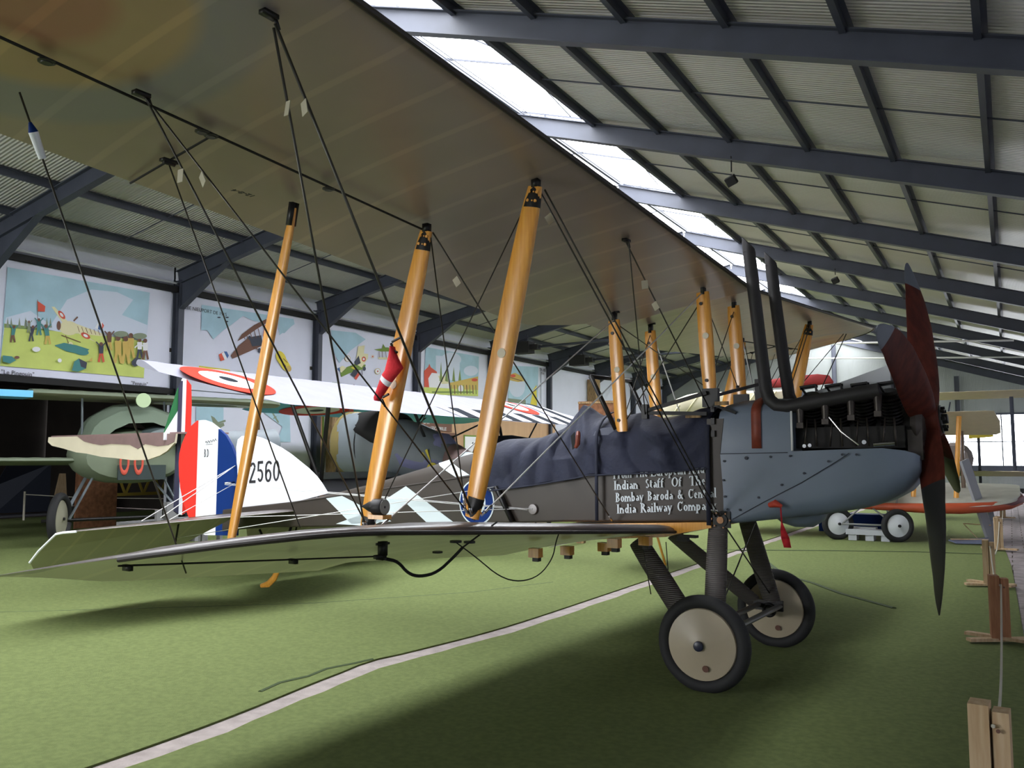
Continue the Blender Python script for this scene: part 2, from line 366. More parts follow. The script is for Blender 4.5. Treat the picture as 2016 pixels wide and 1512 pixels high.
# thin cross rods between purlins, mid bay
for i, y in enumerate(FR[1:-1]):
    m = MB(); yy = y + 2.5
    m.tube([(x, yy, zraf(x) + .36) for x in (-6.4, -5, -3.7, -2.4, -1.1, .1, 1.4)], .013, 6)
    tag(m.build('sag_rod', STEEL), 'thin rod tying the right slope purlins in bay %s' % ['one', 'two', 'three', 'four', 'five', 'six', 'seven', 'eight', 'nine', 'ten'][i], 'rod', 'sag rods of the right roof slope')
    m = MB(); m.tube([(x, yy, zraf(x) + .36) for x in (GX0, -11.2, -12.7, -14.1, -15.6, -17.0)], .013, 6)
    tag(m.build('sag_rod', STEEL), 'thin rod tying the left slope purlins in bay %s' % ['one', 'two', 'three', 'four', 'five', 'six', 'seven', 'eight', 'nine', 'ten'][i], 'rod', 'sag rods of the left roof slope')
# little brackets, stays and crossed wires in the glazing
for i, y in enumerate(FR[2:10]):
    m = MB(); z = ZR + .3
    m.beam((-7.55, y + .15, z - .35), (-7.55, y + .15, z + .0), .05, .02, (1, 0, 0)); m.beam((-7.75, y + .15, z - .05), (-7.35, y + .15, z - .18), .05, .03)
    m.tube([(-7.55, y + .15, z - .05), (-6.5, y + 2.5, z - .2)], .014, 6); m.tube([(-6.5, y + 2.5, z - .2), (-6.5, y + 2.5, z - .45), (-6.9, y + 4.6, z - .25)], .016, 6)
    m.tube([(-7.9, y + .3, z + .0), (-7.9, y + 4.7, z + .0)], .012, 6); m.tube([(-7.78, y + .3, z - .03), (-7.78, y + 4.7, z - .03)], .01, 6)
    tag(m.build('skylight_opener', STEEL), 'thin steel opening gear under the ridge glazing, %s' % ['nearest', 'second from near', 'third from near', 'fourth from near', 'fifth from near', 'third from far end', 'second from far end', 'furthest'][i], 'opening gear', 'opening gear under the ridge glazing')
# tie rods high across the far bays
for (a, b, lab) in ((at(1570, 706, 'y', 34.1), at(2016, 703, 'y', 34.1), 'pale tie rod across the hall in front of the end wall, lower'), (at(1560, 677, 'y', 29.1), at(1996, 670, 'y', 29.1), 'pale tie rod across the hall, upper')):
    m = MB(); m.tube([a, b], .03, 8); tag(m.build('tie_rod', WIREW), lab, 'tie rod')
for (p, y, lab) in (((1140, 710), 34.1, 'black box heater under the left roof, further'), ((1030, 685), 29.1, 'black box heater under the left roof, nearer')):
    c = at(p[0], p[1], 'y', y); m = MB(); m.box(c, (.75, .5, .5)); m.box(c + Vector((.5, 0, 0)), (.5, .3, .2))
    r = thing('roof_heater', lab, 'heater', c)
    b_ = MB().box((0, 0, 0), (.75, .5, .45)).box((.5, 0, 0), (.4, .3, .2)); b_.build('casing', BLACKM, r, smooth=False)
    MB().tube([(.6, 0, 0), (6.5, 0, .1)], .05, 8).build('burner_tube', STEEL, r)
    MB().tube([(.2, 0, .2), (.2, 0, zraf(c.x + .2) - c.z + .1)], .02, 6).build('hanger', STEEL, r)

# floodlights hanging from the rafters
def flood(p, lab):
    r = thing('floodlight', lab, 'floodlight', p)
    MB().tube([(0, 0, .06), (0, 0, zraf(p[0]) - p[2] + .05)], .012, 6).build('hanger', BLACK, r)
    MB().beam((0, .02, .14), (0, .02, -.02), .02, .08).build('bracket', BLACK, r)
    M = Matrix.Rotation(radians(35), 3, 'X') @ Matrix.Rotation(radians(-20), 3, 'Y')
    MB().box((0, -.02, -.1), (.17, .1, .15), M).build('housing', BLACKM, r, smooth=False)
flood((-3.89, 14.15, 6.50), 'small black floodlight hanging from the second rafter on the right slope')
flood((-3.88, 24.15, 6.6), 'small black floodlight hanging from a rafter further along the hall')

# ------------------------------------------------------------------ walls
struct(MB().box(((XL + XR) / 2, YE + .1, 2.2), (0, 0, 0)), 'wall_end_base', WHITEW) if False else None
m = MB(); T = .1
def wy(x0, x1, z0, z1, y=YE): m.box(((x0 + x1) / 2, y + T / 2, (z0 + z1) / 2), (x1 - x0, T, z1 - z0))
WX0, WX1, WZ0, WZ1 = -3.6, 2.5, 1.25, 3.98
wy(-30, WX0, 0, 9.2); wy(WX0, WX1, 0, WZ0); wy(WX0, WX1, WZ1, 9.2); wy(WX1, 6, 0, 9.2)
m.box((0,0,-5),(0.01,0.01,0.01)) if False else None
struct(m, 'wall_end', CORR)
w2 = struct(MB().box(((WX0 + WX1) / 2, YE + .04, (WZ0 + WZ1) / 2), (WX1 - WX0, .01, WZ1 - WZ0)), 'window_2', gm)
f = MB()
for z in (WZ0 + .06, WZ1 - .05): f.box(((WX0 + WX1) / 2, YE - .03, z), (WX1 - WX0, .1, .1))
f.box(((WX0 + WX1) / 2, YE - .03, 2.55), (WX1 - WX0, .06, .05)); f.box(((WX0 + WX1) / 2, YE - .03, 1.15), (WX1 - WX0, .2, .22))
for x in (WX0, -2, -.3, 1.4): f.box((x, YE - .02, 2.6), (.06, .06, 2.6))
f.build('window_frame', STEEL, smooth=False).parent = w2
struct(MB().box((-9, YE - .05, .12), (20, .1, .24)), 'baseboard_end', BLACKM)
for x, zt, l in ((-8.1, 7.9, 'at the ridge'), (-2.2, 5.9, 'beside the window'), (-13.3, 6.9, 'left of the middle'), (-12.0, 7.1, 'leaning brace')):
    mm = MB(); ibeam(mm, (x if l != 'leaning brace' else -9.4, YE - .18, 0 if l != 'beside the window' else 4.0), (x if l != 'leaning brace' else -9.9, YE - .18, zt), .14, .2)
    tag(mm.build('wall_post', STEEL, smooth=False), 'dark steel post against the ribbed end wall, ' + l, 'post', 'posts of the end wall')
struct(MB().box((XR + .05, 21, 3), (.1, 58, 6.4)), 'wall_right', WHITEW)
m = MB(); m.box((-24, YB - .05, 4.5), (12, .1, 9.2)); m.box((-11, YB - .05, 6.8), (14.1, .1, 4.8)); m.box((-2, YB - .05, 4.5), (16, .1, 9.2)); m.box((-17.0, YB - .05, 2.2), (2, .1, 4.5))
struct(m, 'wall_back', WHITEW)
# left wall: boards above the annex opening, closed further along
m = MB(); m.box((XL - .06, 3.3, 4.98), (.1, 21.7, 3.1)); struct(m, 'wall_left', WHITEW)
m = MB(); m.box((XL - .06, 31.65, 3.26), (.1, 35.1, 6.53)); struct(m, 'wall_left_far', WHITEW)
m = MB(); m.box((XL + .05, 3.3, 3.36), (.16, 21.8, .14)); struct(m, 'trim_5', BLACKM)
m = MB(); m.box((XL + .06, 21, 5.93), (.14, 56, .15)); m.box((XL + .1, 21, 6.08), (.02, 56, .05), mi=1); struct(m, 'trim_6', [BLACKM, GREYP])
# annex
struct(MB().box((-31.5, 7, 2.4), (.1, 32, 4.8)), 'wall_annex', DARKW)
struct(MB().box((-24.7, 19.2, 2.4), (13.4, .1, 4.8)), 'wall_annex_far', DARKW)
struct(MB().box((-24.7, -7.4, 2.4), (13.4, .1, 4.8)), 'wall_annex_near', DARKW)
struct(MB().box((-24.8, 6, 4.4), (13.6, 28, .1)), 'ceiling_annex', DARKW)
# ------------------------------------------------------------------ painted boards on the left wall (x = -17.93)
PX = XL + .02
SKYB = mat('mural_sky_blue', rgb(160, 190, 205), .8, var=.06, scale=2); SKYL = mat('mural_pale_sky', rgb(196, 204, 220), .8)
GRASS = mat('mural_grass', rgb(190, 202, 110), .8, var=.06, scale=3); GRASSD = mat('mural_dark_grass', rgb(120, 140, 80), .8)
TEAL = mat('mural_teal', rgb(70, 128, 128), .8); OCHRE = mat('mural_ochre', rgb(196, 168, 92), .8); CREAMP = mat('mural_cream', rgb(214, 208, 168), .8)
MRED = mat('mural_red', rgb(200, 84, 66), .8); MBRN = mat('mural_brown', rgb(110, 78, 66), .8); MDK = mat('mural_dark', rgb(62, 66, 80), .8)
MYEL = mat('mural_yellow', rgb(214, 196, 70), .8); MGRN = mat('mural_green', rgb(112, 138, 60), .8); MWHT = mat('mural_white', rgb(222, 222, 226), .8); MBLU = mat('mural_blue', rgb(66, 98, 150), .8)
BOARD = mat('white_painted_board', rgb(208, 210, 226), .7, var=.02, scale=1.5); MSLV = mat('mural_olive_grey', rgb(128, 138, 118), .8)
FRED = mat('flat_red_paint', rgb(216, 60, 48), .85, spec=.06); FWHT = mat('flat_white_paint', rgb(220, 222, 232), .85, spec=.06); FDK = mat('flat_black_paint', rgb(40, 44, 50), .85, spec=.04)
MPAL = [SKYB, SKYL, GRASS, GRASSD, TEAL, OCHRE, CREAMP, MRED, MBRN, MDK, MYEL, MGRN, MWHT, MBLU, MSLV]
K = {k: i for i, k in enumerate('sky pale grass dgrass teal ochre cream red brown dark yellow green white blue olive'.split())}
class Art:
    def __init__(s, x=PX + .035): s.m = MB(); s.x = x; s.n = 0
    def P(s, pts, c):
        s.n += 1; q = [at(a, b, 'x', s.x) for a, b in pts]; d = .0006 * s.n
        s.m.prism([(p.x + d, p.y, p.z) for p in q], (.0005, 0, 0), K[c]); return s
    def E(s, cx, cy, rx, ry, c, a=0, n=20):
        return s.P([(cx + rx * cos(t) * cos(a) - ry * sin(t) * sin(a), cy + rx * cos(t) * sin(a) + ry * sin(t) * cos(a)) for t in [2 * pi * k / n for k in range(n)]], c)
    def L(s, x0, y0, x1, y1, w, c):
        d = Vector((x1 - x0, y1 - y0)); nn = Vector((-d.y, d.x)).normalized() * w / 2
        return s.P([(x0 + nn.x, y0 + nn.y), (x1 + nn.x, y1 + nn.y), (x1 - nn.x, y1 - nn.y), (x0 - nn.x, y0 - nn.y)], c)
    def man(s, x, y, h, c1, c2, lean=0, arms=1):
        s.E(x + lean * 1.2, y - h * .88, h * .09, h * .1, 'brown'); s.P([(x - h * .12 + lean, y - h * .78), (x + h * .12 + lean, y - h * .78), (x + h * .1, y - h * .38), (x - h * .1, y - h * .38)], c1)
        s.L(x - h * .04, y - h * .42, x - h * .12, y, h * .1, c2); s.L(x + h * .04, y - h * .42, x + h * .12, y, h * .1, c2)
        if arms: s.L(x + lean, y - h * .72, x - h * .25 + lean, y - h * (1.0 if arms > 0 else .5), h * .06, c1); s.L(x + lean, y - h * .72, x + h * .25 + lean, y - h * (1.0 if arms > 0 else .5), h * .06, c1)
        return s
def board(name, y0, y1, z0, z1, label, x=PX, t=.03):
    r = thing(name, label, 'mural board', (x, (y0 + y1) / 2, z0))
    MB().box((0, 0, (z1 - z0) / 2), (t, y1 - y0, z1 - z0)).build('board', BOARD, r, smooth=False); return r
def hang(art, r, name='painting'):
    o = art.m.build(name, MPAL, smooth=False, fix=True, keep=True); o.parent = r; o.matrix_parent_inverse = Matrix.Translation(-Vector(r.location)); return o
def walltext(r, body, px, py, h, m=TEXTB, x=PX + .04):
    p = at(px, py, 'x', x) - Vector(r.location)
    M = Matrix(((0, 0, 1, p.x), (1, 0, 0, p.y), (0, 1, 0, p.z), (0, 0, 0, 1)))
    return text('caption', body, h, M, m, r)
# 1: crowd and a wrecked training aeroplane in a field
b1 = board('mural_board', 9.2, 14.0, 3.45, 5.85, 'white board painted with a crowd running round a cream aeroplane in a field')
a = Art(); a.P([(15, 526), (295, 576), (283, 744), (0, 720)], 'sky')
a.P([(12, 625), (60, 612), (100, 640), (132, 590), (180, 570), (230, 575), (262, 590), (240, 620), (290, 640), (288, 680), (5, 660)], 'pale')
a.P([(9, 640), (60, 645), (130, 655), (200, 660), (287, 672), (283, 744), (0, 720)], 'grass'); a.P([(8, 637), (60, 643), (110, 652), (60, 649), (8, 645)], 'dgrass')
for x in (15, 22, 38, 50, 92, 99): a.P([(x - 3, 645), (x, 625), (x + 3, 645)], 'olive')
a.P([(101, 604), (107, 604), (134, 634), (146, 636), (140, 645), (126, 640)], 'cream'); a.E(121, 620, 10, 4.5, 'red', .9); a.E(121, 620, 5, 2.4, 'white', .9)
a.E(135, 646, 19, 14, 'cream', .15); a.P([(140, 634), (205, 658), (200, 662), (150, 656)], 'cream'); a.P([(140, 644), (190, 674), (180, 670), (150, 655)], 'cream'); a.E(168, 661, 10, 5, 'red', .5); a.E(168, 661, 5, 2.6, 'white', .5)
for k in range(6): a.L(152 + 8 * k, 642 + 1.6 * k, 156 + 8 * k, 654 + 1.2 * k, 1, 'brown')
a.E(115, 641, 4, 9, 'brown'); a.P([(186, 646), (192, 636), (200, 634), (204, 642), (200, 650)], 'white'); a.P([(194, 636), (197, 635), (197, 650), (192, 648)], 'blue'); a.P([(200, 635), (204, 641), (200, 650)], 'red')
a.L(120, 660, 158, 674, 1.5, 'brown'); a.L(128, 660, 134, 676, 1.2, 'brown'); a.E(138, 680, 5, 7, 'cream'); a.E(138, 680, 2, 3, 'olive'); a.L(144, 632, 152, 624, 3, 'brown')
a.P([(106, 680), (125, 675), (150, 680), (175, 688), (160, 698), (130, 692)], 'teal'); a.E(158, 692, 16, 7, 'teal', .2)
a.P([(72, 592), (88, 603), (87, 614), (73, 613)], 'red'); a.L(73, 590, 73, 632, .9, 'brown')
a.man(24, 674, 34, 'teal', 'brown', 2); a.man(60, 672, 32, 'dark', 'dark', 3); a.man(75, 660, 34, 'teal', 'teal', 0); a.man(92, 678, 40, 'teal', 'ochre', -3); a.man(55, 655, 24, 'olive', 'olive')
a.man(197, 713, 40, 'dark', 'red'); a.man(213, 690, 38, 'brown', 'ochre'); a.man(230, 715, 56, 'ochre', 'ochre', 0, 0); a.man(245, 716, 56, 'ochre', 'ochre', 0, 0); a.man(255, 705, 50, 'ochre', 'ochre', 0, 0); a.man(272, 705, 40, 'white', 'dark', 0, -1); a.man(283, 708, 42, 'white', 'brown', 0, 0)
a.E(235, 658, 14, 6, 'olive'); a.E(272, 662, 14, 6, 'olive'); a.P([(143, 712), (152, 706), (168, 714), (166, 726), (150, 732), (138, 730)], 'teal'); a.P([(152, 706), (168, 714), (166, 726), (156, 722)], 'dark')
a.P([(2, 700), (20, 702), (28, 710), (16, 716), (2, 712)], 'teal'); a.E(30, 704, 5, 3, 'brown'); a.P([(256, 712), (264, 704), (274, 706), (273, 718), (262, 722), (256, 718)], 'dark'); a.E(68, 688, 8, 5, 'white'); a.E(114, 710, 4, 4, 'white'); a.P([(170, 711), (178, 704), (178, 712)], 'ochre')
hang(a, b1); walltext(b1, '"Le Pingouin"', 2, 736, .13); walltext(b1, '"Penguin"', 258, 757, .12)
# 2: brown biplane and observation balloon
b2 = board('mural_board', 14.3, 18.95, 3.45, 5.85, 'white board painted with a brown biplane diving past a yellow balloon')
a = Art(); a.P([(397, 600), (450, 608), (578, 628), (580, 638), (550, 660), (552, 640), (500, 632), (478, 622), (455, 640), (440, 650), (420, 668), (408, 650), (396, 650)], 'sky'); a.P([(545, 628), (580, 636), (560, 656), (550, 655)], 'sky')
for x, y in ((431, 625), (447, 625), (446, 633)): a.E(x, y, 3.4, 1.4, 'dark')
a.P([(467, 672), (476, 658), (500, 640), (524, 628), (528, 634), (505, 648), (482, 664)], 'brown'); a.P([(454, 700), (470, 680), (490, 664), (514, 660), (518, 680), (500, 688), (458, 706)], 'brown'); a.P([(490, 664), (514, 660), (518, 680), (496, 682)], 'dark'); a.E(491, 665, 3, 4, 'dark')
for x in (478, 484, 492, 500, 508): a.L(x, 654 + (490 - x) * .4, x + 4, 668 - (x - 478) * .1, 1.3, 'brown')
a.P([(430, 698), (440, 693), (444, 708), (434, 711)], 'red'); a.P([(436, 696), (442, 692), (448, 704), (442, 709)], 'white'); a.P([(440, 692), (446, 692), (450, 700), (447, 706)], 'blue'); a.L(500, 684, 512, 690, 1.4, 'brown'); a.E(510, 690, 3, 5, 'dark'); a.L(522, 640, 518, 662, 2, 'red')
a.E(553, 705, 9, 15, 'yellow', -.45); a.P([(548, 712), (562, 705), (572, 722), (565, 732), (556, 726)], 'yellow'); a.E(568, 726, 5, 6, 'ochre'); a.L(549, 704, 562, 722, 2, 'brown'); a.L(557, 706, 565, 714, 1.4, 'brown')
a.P([(391, 720), (452, 728), (452, 733), (391, 727)], 'yellow'); a.P([(450, 731), (470, 731), (500, 738), (575, 747), (575, 749), (500, 742), (452, 735)], 'green')
hang(a, b2); walltext(b2, 'LE BEBE NIEUPORT DE 1915', 348, 605, .13)
# 3: two biplanes among shell bursts
b3 = board('mural_board', 19.3, 23.95, 3.45, 5.8, 'white board painted with two green biplanes among shell bursts')
a = Art(x=PX + .035); a.P([(652, 650), (700, 655), (720, 668), (690, 690), (668, 715), (655, 690)], 'sky')
a.P([(669, 728), (700, 716), (720, 718), (718, 726), (690, 734), (672, 742)], 'green'); a.P([(705, 682), (718, 680), (716, 696), (725, 697), (724, 706), (712, 724), (700, 716)], 'cream'); a.E(716, 707, 4, 5, 'red'); a.E(716, 707, 2, 2.4, 'white'); a.P([(698, 712), (706, 700), (710, 715), (700, 720)], 'dark'); a.P([(690, 738), (698, 724), (706, 728), (700, 744)], 'dark'); a.P([(697, 744), (706, 732), (708, 738), (701, 748)], 'red')
a.P([(664, 726), (674, 720), (682, 724), (672, 734)], 'cream'); a.P([(664, 726), (668, 723), (670, 733)], 'blue'); a.E(717, 726, 3, 4, 'dark'); a.L(712, 728, 713, 738, 1.2, 'dark'); a.P([(690, 724), (700, 720), (698, 728)], 'yellow')
a.P([(736, 688), (752, 686), (754, 677), (758, 684), (765, 684), (768, 692), (750, 692)], 'green'); a.P([(743, 703), (768, 704), (766, 708), (745, 707)], 'cream')
for x in (746, 752, 759): a.L(x, 692, x + 1, 704, .9, 'brown')
for x, y in ((684, 706), (743, 731), (733, 702)): a.E(x, y, 5.5 if x != 733 else 3, 6 if x != 733 else 3, 'ochre'); a.E(x, y, 4.6 if x != 733 else 2.4, 5.2 if x != 733 else 2.4, 'white'); a.E(x, y, 1.4, 1.6, 'red')
a.P([(653, 752), (700, 760), (742, 764), (742, 766), (700, 764), (653, 756)], 'green'); a.E(696, 762, 3, 5, 'brown')
hang(a, b3); walltext(b3, 'DUEL', 634, 648, .12); walltext(b3, '1917', 634, 655, .12)
# 4: village and hangars, 5: golden biplane
b4 = board('mural_board', 24.3, 28.9, 3.3, 5.8, 'white board with a village street and poplars behind parked aeroplanes')
a = Art(); a.P([(838, 683), (943, 702), (941, 780), (834, 776)], 'sky'); a.E(888, 708, 20, 14, 'pale'); a.E(927, 730, 14, 10, 'pale'); a.P([(858, 700), (905, 704), (905, 750), (858, 745)], 'pale')
a.P([(835, 730), (843, 722), (845, 716), (848, 723), (860, 732), (862, 765), (835, 765)], 'red'); a.P([(843, 745), (850, 734), (870, 736), (884, 750), (884, 768), (845, 765)], 'white'); a.P([(862, 740), (880, 742), (886, 755), (870, 756)], 'cream')
for x in (868, 879, 893, 905): a.P([(x - 3, 750), (x, 712 + (x - 868) * .4), (x + 3, 752)], 'dgrass')
a.P([(884, 754), (941, 741), (941, 780), (884, 778)], 'ochre'); a.P([(834, 762), (941, 768), (941, 780), (834, 776)], 'grass'); a.E(907, 765, 5, 7, 'white'); a.E(934, 748, 6, 3, 'red'); a.L(850, 772, 930, 772, 3, 'dgrass')
for k in range(9): a.L(888 + 6 * k, 758, 889 + 6 * k, 776, 1.6, 'brown' if k % 2 else 'dgrass')
hang(a, b4)
b5 = board('mural_board', 29.2, 33.4, 3.2, 5.75, 'white board painted with a golden biplane over a tower of straw')
a = Art(); a.P([(1003, 720), (1060, 722), (1058, 800), (1000, 798)], 'sky'); a.E(1018, 760, 16, 22, 'pale'); a.P([(1001, 738), (1014, 734), (1030, 742), (1034, 750), (1020, 752), (1001, 748)], 'ochre'); a.L(1000, 742, 1028, 750, 1.4, 'brown'); a.E(1010, 740, 5, 3, 'red')
a.P([(1043, 800), (1050, 766), (1056, 758), (1057, 800)], 'yellow'); a.P([(1000, 784), (1035, 788), (1035, 800), (1000, 798)], 'olive')
hang(a, b5); walltext(b5, 'TAUBE', 1062, 730, .2); walltext(b5, '1914', 1064, 737, .18)
b6 = board('mural_board', 33.6, 38.6, 1.8, 5.75, 'plain white board beside the worn timber post')
# lower row
b7 = board('mural_board', 14.3, 18.95, .9, 3.3, 'lower white board with two pale grey aeroplanes on blue sky', x=PX + .0)
a = Art(); a.P([(386, 800), (440, 802), (440, 830), (420, 845), (425, 900), (386, 900)], 'sky'); a.P([(516, 800), (570, 802), (572, 870), (545, 870), (556, 840), (516, 810)], 'sky')
a.P([(415, 818), (422, 822), (432, 834), (440, 832), (442, 838), (434, 842), (434, 850), (426, 840), (420, 836)], 'olive'); a.L(420, 836, 444, 828, 3.5, 'olive'); a.E(441, 829, 3, 2, 'olive')
a.L(536, 812, 548, 832, 3, 'olive'); a.L(538, 824, 544, 820, 2, 'olive')
hang(a, b7)
# tan plywood room front under the boards, with door, sign and pictures
r = thing('plywood_partition', 'tan plywood partition with a doorway under the mural boards', 'partition', (PX + .06, 27, 0))
m = MB(); y0, y1 = 19.3, 34.8; D0, D1 = 24.2, 26.55
for (a0, a1, z0, z1) in ((y0, D0, 0, 3.25), (D1, y1, 0, 3.25), (D0, D1, 2.55, 3.25)): m.box((0, (a0 + a1) / 2 - 27, (z0 + z1) / 2), (.05, a1 - a0, z1 - z0))
m.build('panel', PLY, r, smooth=False)
m = MB()
for y in (D0, D1): m.box((.03, y - 27, 1.28), (.1, .1, 2.6))
m.box((.03, (D0 + D1) / 2 - 27, 2.6), (.1, D1 - D0 + .2, .1)); m.build('door_frame', MBRN, r, smooth=False)
MB().box((.0, (D0 + D1) / 2 - 27 , 1.3), (.03, D1 - D0 - .1, 2.55)).build('door_leaf', BLACKM, r, smooth=False)
r = thing('wooden_sign', 'small dark sign over the doorway in the plywood partition', 'sign', (PX + .11, 25.4, 2.75))
MB().box((0, 0, .15), (.03, 1.9, .42)).build('board', MBRN, r, smooth=False)
Mx = Matrix(((0, 0, 1, .02), (1, 0, 0, -.85), (0, 1, 0, .18), (0, 0, 0, 1))); text('lettering', 'BAR', .2, Mx, TEXTW, r)
Mx = Matrix(((0, 0, 1, .02), (1, 0, 0, -.45), (0, 1, 0, -.02), (0, 0, 0, 1))); text('lettering', 'L\'ESCADRILLE', .17, Mx, TEXTW, r)
for (ya, yb, za, zb, lab, c) in ((19.45, 20.7, 1.2, 3.1, 'white poster with a green emblem on the plywood partition', 'green'), (22.5, 23.9, 2.0, 2.9, 'framed print of a red and white tail on the plywood partition', 'red'), (27.2, 28.2, 1.9, 2.6, 'small white notice on the plywood right of the doorway', 'white')):
    r = thing('wall_poster', lab, 'poster', (PX + .1, (ya + yb) / 2, za))
    MB().box((0, 0, (zb - za) / 2), (.02, yb - ya, zb - za)).build('frame', MBRN if c == 'red' else MGRN, r, smooth=False)
    MB().box((.012, 0, (zb - za) / 2), (.01, yb - ya - .12, zb - za - .12)).build('sheet', MWHT, r, smooth=False)
    mm = MB(); mm.cyl((.015, 0.1, (zb - za) * .55), (.025, 0.1, (zb - za) * .55), .28 if c != 'white' else .05, 12); mm.build('emblem', {'green': MGRN, 'red': MRED, 'white': MDK}[c], r)
# timber posts
for (x, y, z, w, lab) in ((-17.7, 38.6, 5.6, .55, 'worn pale timber post at the end of the white boards'), (-17.6, 19.6, 3.4, .3, 'worn tan timber post left of the plywood partition')):
    tag(MB().box((x, y, z / 2), (w * .8, w, z)).build('timber_post', OLDW, smooth=False), lab, 'post')
# packing boxes stacked high at the rear
def crate(x, y, z, d, lab):
    r = thing('packing_box', lab, 'box', (x, y, z), .1, group='brown boxes stacked behind the cockpit'); dx, dy, dz = d
    MB().box((0, 0, dz / 2), d).build('side_board', CRATEW, r, smooth=False)
    m = MB()
    for zz in (.04, dz - .04): m.box((0, -dy / 2 - .008, zz), (dx + .02, .016, .05))
    m.box((0, 0, dz + .006), (dx * .9, dy * .16, .012)); m.build('batten', OLDW, r, smooth=False); return r
# ================================================================== MAIN BIPLANE (local axes: x forward, y port, z up)
DL = .055
BE = thing('biplane', 'large brown biplane with grey-blue nose, orange struts and blue, white and red rudder', 'aeroplane', (-1.95, 7.15, 0), -DL)
def wing_mesh(le, te, zle, inc, thick, v0, v1, dv=.0875, rib=.35, sag=.006, camber=.055, n=12, droop=None, tipf=None):
    """le(v), te(v): chordwise x of leading and trailing edge; zle(v): height of the chord line at x = 0 reference; returns upper+lower skin"""
    xs = [0, .008, .03, .07, .13, .22, .34, .48, .62, .76, .89, 1.0]
    th = [0, .35, .62, .84, .97, 1.0, .94, .80, .61, .40, .19, .02]
    N = max(2, int(abs(v1 - v0) / dv)); rings = []
    for i in range(N + 1):
        v = v0 + (v1 - v0) * i / N; a, b = le(v), te(v); c = max(a - b, .02); f = min(1, c / 1.2) * (tipf(v) if tipf else 1)
        ph = (abs(v) / rib) % 1; s = sag * sin(pi * ph) ** 1
        up, lo = [], []
        for x, t in zip(xs, th):
            X = a - c * x; zc = zle(v) - inc * (X0 - X) if False else zle(v) + inc * X
            cz = camber * (tipf(v) if tipf else 1) * c * 4 * x * (1 - x) * .5
            dz = -droop(v) * max(0, (x - .58)) * c if droop else 0
            edge = sin(pi * min(1, x * 1.05)) if x > .1 else 0
            up.append((X, v, zc + cz + thick * t * f * .75 - s * edge + dz)); lo.append((X, v, zc + cz * .8 - thick * t * f * .25 + s * .5 * edge + dz))
        rings.append(up + lo[::-1][1:-1] if False else up + lo[::-1][:-1][0:])
    return xs, rings
def wing(name, parent, mats, le, te, zf, inc, thick, v0, v1, **k):
    xs, rings = wing_mesh(le, te, zf, inc, thick, v0, v1, **k); m = MB(); n = len(rings[0]); nu = len(xs)
    for r in rings: m.v += [tuple(p) for p in r]
    for i in range(len(rings) - 1):
        for j in range(n):
            a = i * n + j; b = i * n + (j + 1) % n
            m.f.append((a, b, b + n, a + n)); m.mi.append(0 if j < nu - 1 else 1)
    m.f.append(tuple(range(n))); m.mi.append(0); m.f.append(tuple((len(rings) - 1) * n + j for j in range(n))); m.mi.append(0)
    return m.build(name, mats, parent, smooth=True)
INC = .177
# upper wing: chord line z at local x=0
zU = lambda v: 3.107 + .0672 * abs(v) - INC * .13 + .012
def leU(v):
    a = abs(v); return .13 if a < 5.3 else interp([(5.3, .13), (5.5, .09), (5.75, -.03), (6.0, -.35), (6.2, -.85), (6.33, -1.35), (6.36, -1.56)], a)
def teU(v):
    a = abs(v)
    if a < .36: return -1.25
    return interp([(.36, -1.3), (.75, -1.6), (1.0, -1.63), (6.2, -1.63), (6.36, -1.58)], a)
for s in (-1, 1):
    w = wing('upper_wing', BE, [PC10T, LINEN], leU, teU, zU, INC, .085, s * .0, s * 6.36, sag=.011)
    w['label'] = 'upper wing panel on the near side' if s < 0 else 'upper wing panel on the far side'
    # aileron: hinge gap, end gap and the panel itself under the skin line
    zl = lambda u, v: zU(v) + INC * u - .012
    g = MB(); g.tube([(-.965, s * v, zl(-.965, v) - .004) for v in (3.0, 4.0, 5.0, 5.6, 5.95)], .007, 6)
    g.tube([(u, s * 4.54, zl(u, 4.54) - .004) for u in (-.97, -1.3, -1.62)], .006, 6); g.build('aileron_gap', BLACKM, w)
    g = MB(); g.tube([(leU(v) + .004, s * v, zU(v) + INC * leU(v) + .0) for v in [.02 + .1 * k for k in range(61)]], .016, 8); g.build('leading_edge', mat('dark_edge_tape', rgb(46, 40, 36), .6), w)
    for v in (3.78, 4.54, 4.59, 5.315):
        g = MB(); g.lathe((-.985, s * v, zl(-.985, v)), (0, 0, -1), [(0, .034), (.006, .034), (.008, .024), (.012, .022)], 12); g.build('inspection_ring', BLACK, w)
    g = MB(); g.box((-1.303, s * 4.54, zl(-1.3, 4.54) - .008), (.04, .08, .014)).cyl((-1.303, s * 4.51, zl(-1.3, 4.5) - .014), (-1.303, s * 4.57, zl(-1.3, 4.58) - .02), .012, 8); g.build('hinge_bracket', BLACK, w)
# stencil marks under the wing
nt_ = Matrix(((-.3, .95, 0, 0), (-.95, -.3, 0, 0), (0, 0, 1, 0), (0, 0, 0, 1)))
p = Vector((-1.28, -4.02, zU(4) + INC * -1.28 - .03))
Mt = Matrix.Translation(p) @ Matrix.Rotation(pi, 4, 'X') @ Matrix.Rotation(radians(90), 4, 'Z'); text('stencil', '12-8-4', .055, Mt, TEXTB, BE)
